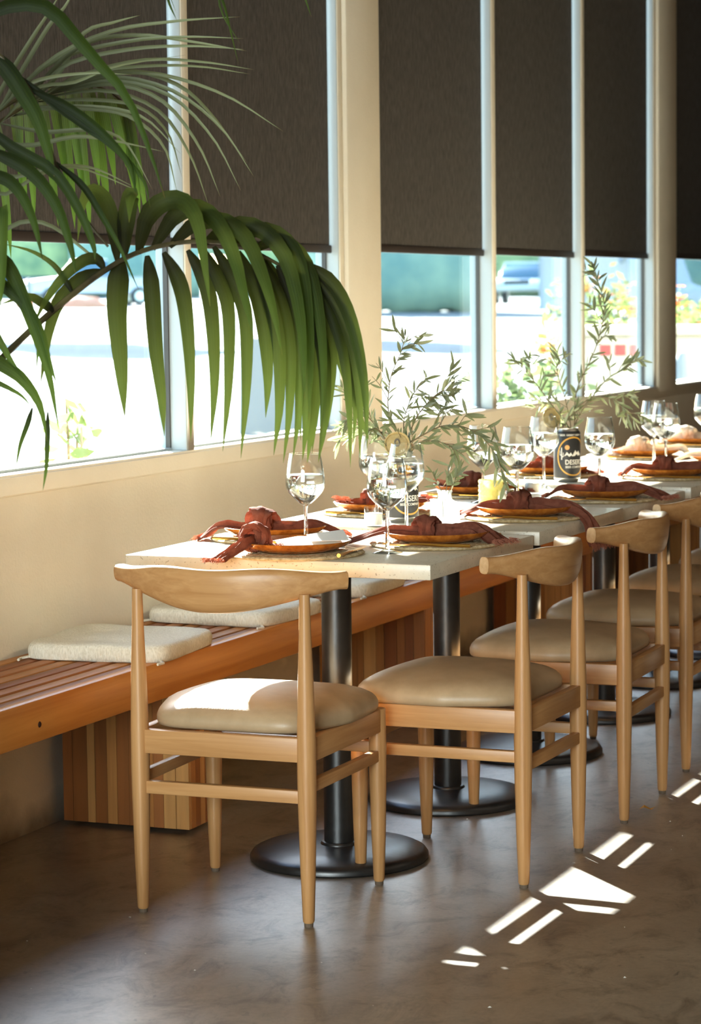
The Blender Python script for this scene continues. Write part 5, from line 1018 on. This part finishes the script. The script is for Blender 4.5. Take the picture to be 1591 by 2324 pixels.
x, y = view_at(0.410, 22); sg = empty('sandwich_board', (x, y, gz(x, y)), YAW-0.25, 'pale blue-white sandwich board on the pavement behind the palm leaflets', 'sign')
for s in (-1, 1):
    MB().loops([[(s*0.30, -0.36, 0.0), (s*0.30, 0.36, 0.0), (s*0.27, 0.36, 0.0), (s*0.27, -0.36, 0.0)], [(s*0.03, -0.40, 0.86), (s*0.03, 0.40, 0.86), (0, 0.40, 0.86), (0, -0.40, 0.86)]]).build('board', M['sign'], sg, smooth=False)
# planter with flowering shrubs
def leafy(name, u, dist, h, w, n, lab, mat, nf, seed, stems=7, z0=0.0, low=0.25):
    x, y = view_at(u, dist); rnd = random.Random(seed); s = empty(name, (x, y, gz(x, y)+z0), 0, lab, 'shrub'); mb = MB(); tips = []
    st = MB()
    for k in range(stems):
        a = rnd.uniform(0, 2*pi); e = Vector((math.cos(a)*w*rnd.uniform(.2, 1), math.sin(a)*w*rnd.uniform(.2, 1), h*rnd.uniform(max(.6, low), 1))); st.tube([(0, 0, 0), e*0.5+Vector((0, 0, h*.1)), e], [0.012, 0.008, 0.003], 5); tips.append(e)
    st.build('stems', M['twig'], s)
    for k in range(n):
        e = rnd.choice(tips); t = rnd.uniform(low, 1.05); p = e*t + Vector((rnd.gauss(0, .12*w+.03), rnd.gauss(0, .12*w+.03), rnd.gauss(0, .06*h*(1 if low < .5 else .35))))
        a, b = rnd.uniform(0, 2*pi), rnd.gauss(0, .6); d = Vector((math.cos(a)*math.cos(b), math.sin(a)*math.cos(b), math.sin(b))); q = d.cross(Vector((rnd.gauss(0, 1), rnd.gauss(0, 1), 1))).normalized(); L = rnd.uniform(.05, .11)
        mb.add([p, p+d*L*.5+q*L*.22, p+d*L, p+d*L*.5-q*L*.22], [(0, 1, 2, 3)])
    tag(mb.build('foliage', mat, s, smooth=False), kind='stuff')
    for k in range(nf):
        e = tips[k % stems]; f = MB()
        for j in range(16):
            a = rnd.uniform(0, 2*pi); p = Vector((rnd.gauss(0, .045), rnd.gauss(0, .045), rnd.gauss(0, .04)))
            for m in range(4):
                an = a+m*pi/2; d = Vector((math.cos(an), math.sin(an), 0.3))*0.035; q = Vector((-math.sin(an), math.cos(an), 0))*0.016; f.add([p, p+d*.6+q, p+d, p+d*.6-q], [(0, 1, 2, 3)])
        o = f.build('blossom', M['orange'], s, smooth=False); o.location = e+Vector((0, 0, 0.02))
    return s
leafy('flowering_shrub', 0.895, 17, 1.45, 0.55, 2200, 'yellow green shrub with orange blossoms over the low white wall', M['shrub'], 6, 1, z0=0.0)
leafy('flowering_shrub', 0.845, 19, 1.35, 0.45, 1300, 'yellow green shrub behind the tall olive branch, left of the low wall', M['shrub'], 4, 2)
leafy('flowering_shrub', 0.985, 15, 1.35, 0.50, 2000, 'flowering shrub with orange blossoms past the far pier', M['shrub'], 7, 3)
leafy('flowering_shrub', 1.06, 20, 1.40, 0.6, 1500, 'flowering shrub at the far frame edge outside', M['shrub'], 4, 4)
leafy('sage_shrub', 0.768, 12.0, 0.98, 0.36, 2200, 'grey green sage bush outside, under the silver car', M['shrub2'], 0, 5)
leafy('flowering_shrub', 0.797, 14.5, 1.12, 0.20, 500, 'loose flowering shrub outside, between the sage bush and a mullion', M['shrub'], 4, 6, 5)
leafy('weed', 0.108, 6.95, 1.20, 0.045, 34, 'small pale weed growing outside the nearest window pane', M['shrub'], 0, 7, 3, low=0.86)
x, y = view_at(0.905, 14.0); pw = empty('planter', (x, y, gz(x, y)), YAW-0.15, 'low white planter wall with red lettering outside the window', 'planter')
MB().box(-0.1, 0.1, -0.62, 0.42, 0.0, 1.10).build('masonry', M['stucco'], pw, bevel=0.01); MB().box(-0.13, 0.13, -0.65, 0.45, 1.10, 1.16).build('coping', M['stucco'], pw, bevel=0.01)
for k in range(3): MB().box(-0.106, -0.099, 0.02+k*0.085-0.06, 0.08+k*0.085-0.06, 0.99, 1.05).build('red_block', M['redmark'], pw, smooth=False)
x, y = view_at(0.981, 13.2); b = empty('bollard', (x, y, gz(x, y)), 0, 'thick grey bollard outside the last window, among the flowers', 'bollard')
MB().lathe([(0, 0), (0.075, 0), (0.075, 0.98), (0.05, 1.03), (0, 1.05)], 20).build('post', M['bollard'], b)
# shade trees further along the street (crowns above the blinds' hems)
for i, (u, dist, h) in enumerate([(-0.44, 56, 5.8), (-0.09, 58, 5.9), (0.24, 60, 5.8)]):
    x, y = view_at(u, dist); t = empty('shade_tree', (x, y, gz(x, y)), 0, ['street shade tree at the frame edge', 'street shade tree beyond the main palm frond', 'street shade tree beyond the second window'][i] + ', crown hidden by the blinds', 'tree', 'shade trees along the street')
    MB().tube([(0, 0, -0.1), (0.05, 0, 2.2), (0, 0, h-1)], [0.10, 0.09, 0.07], 10).build('trunk', M['stalk'], t)
    cb = MB(); rnd = random.Random(40+i)
    for k in range(9): ball(cb, (rnd.uniform(-1.1, 1.1), rnd.uniform(-1.1, 1.1), h+rnd.uniform(-.4, 1.2)), (1.35, 1.35, 0.9), 50+i*10+k, 10)
    cb.build('crown', M['hedge2'], t, angle=180)
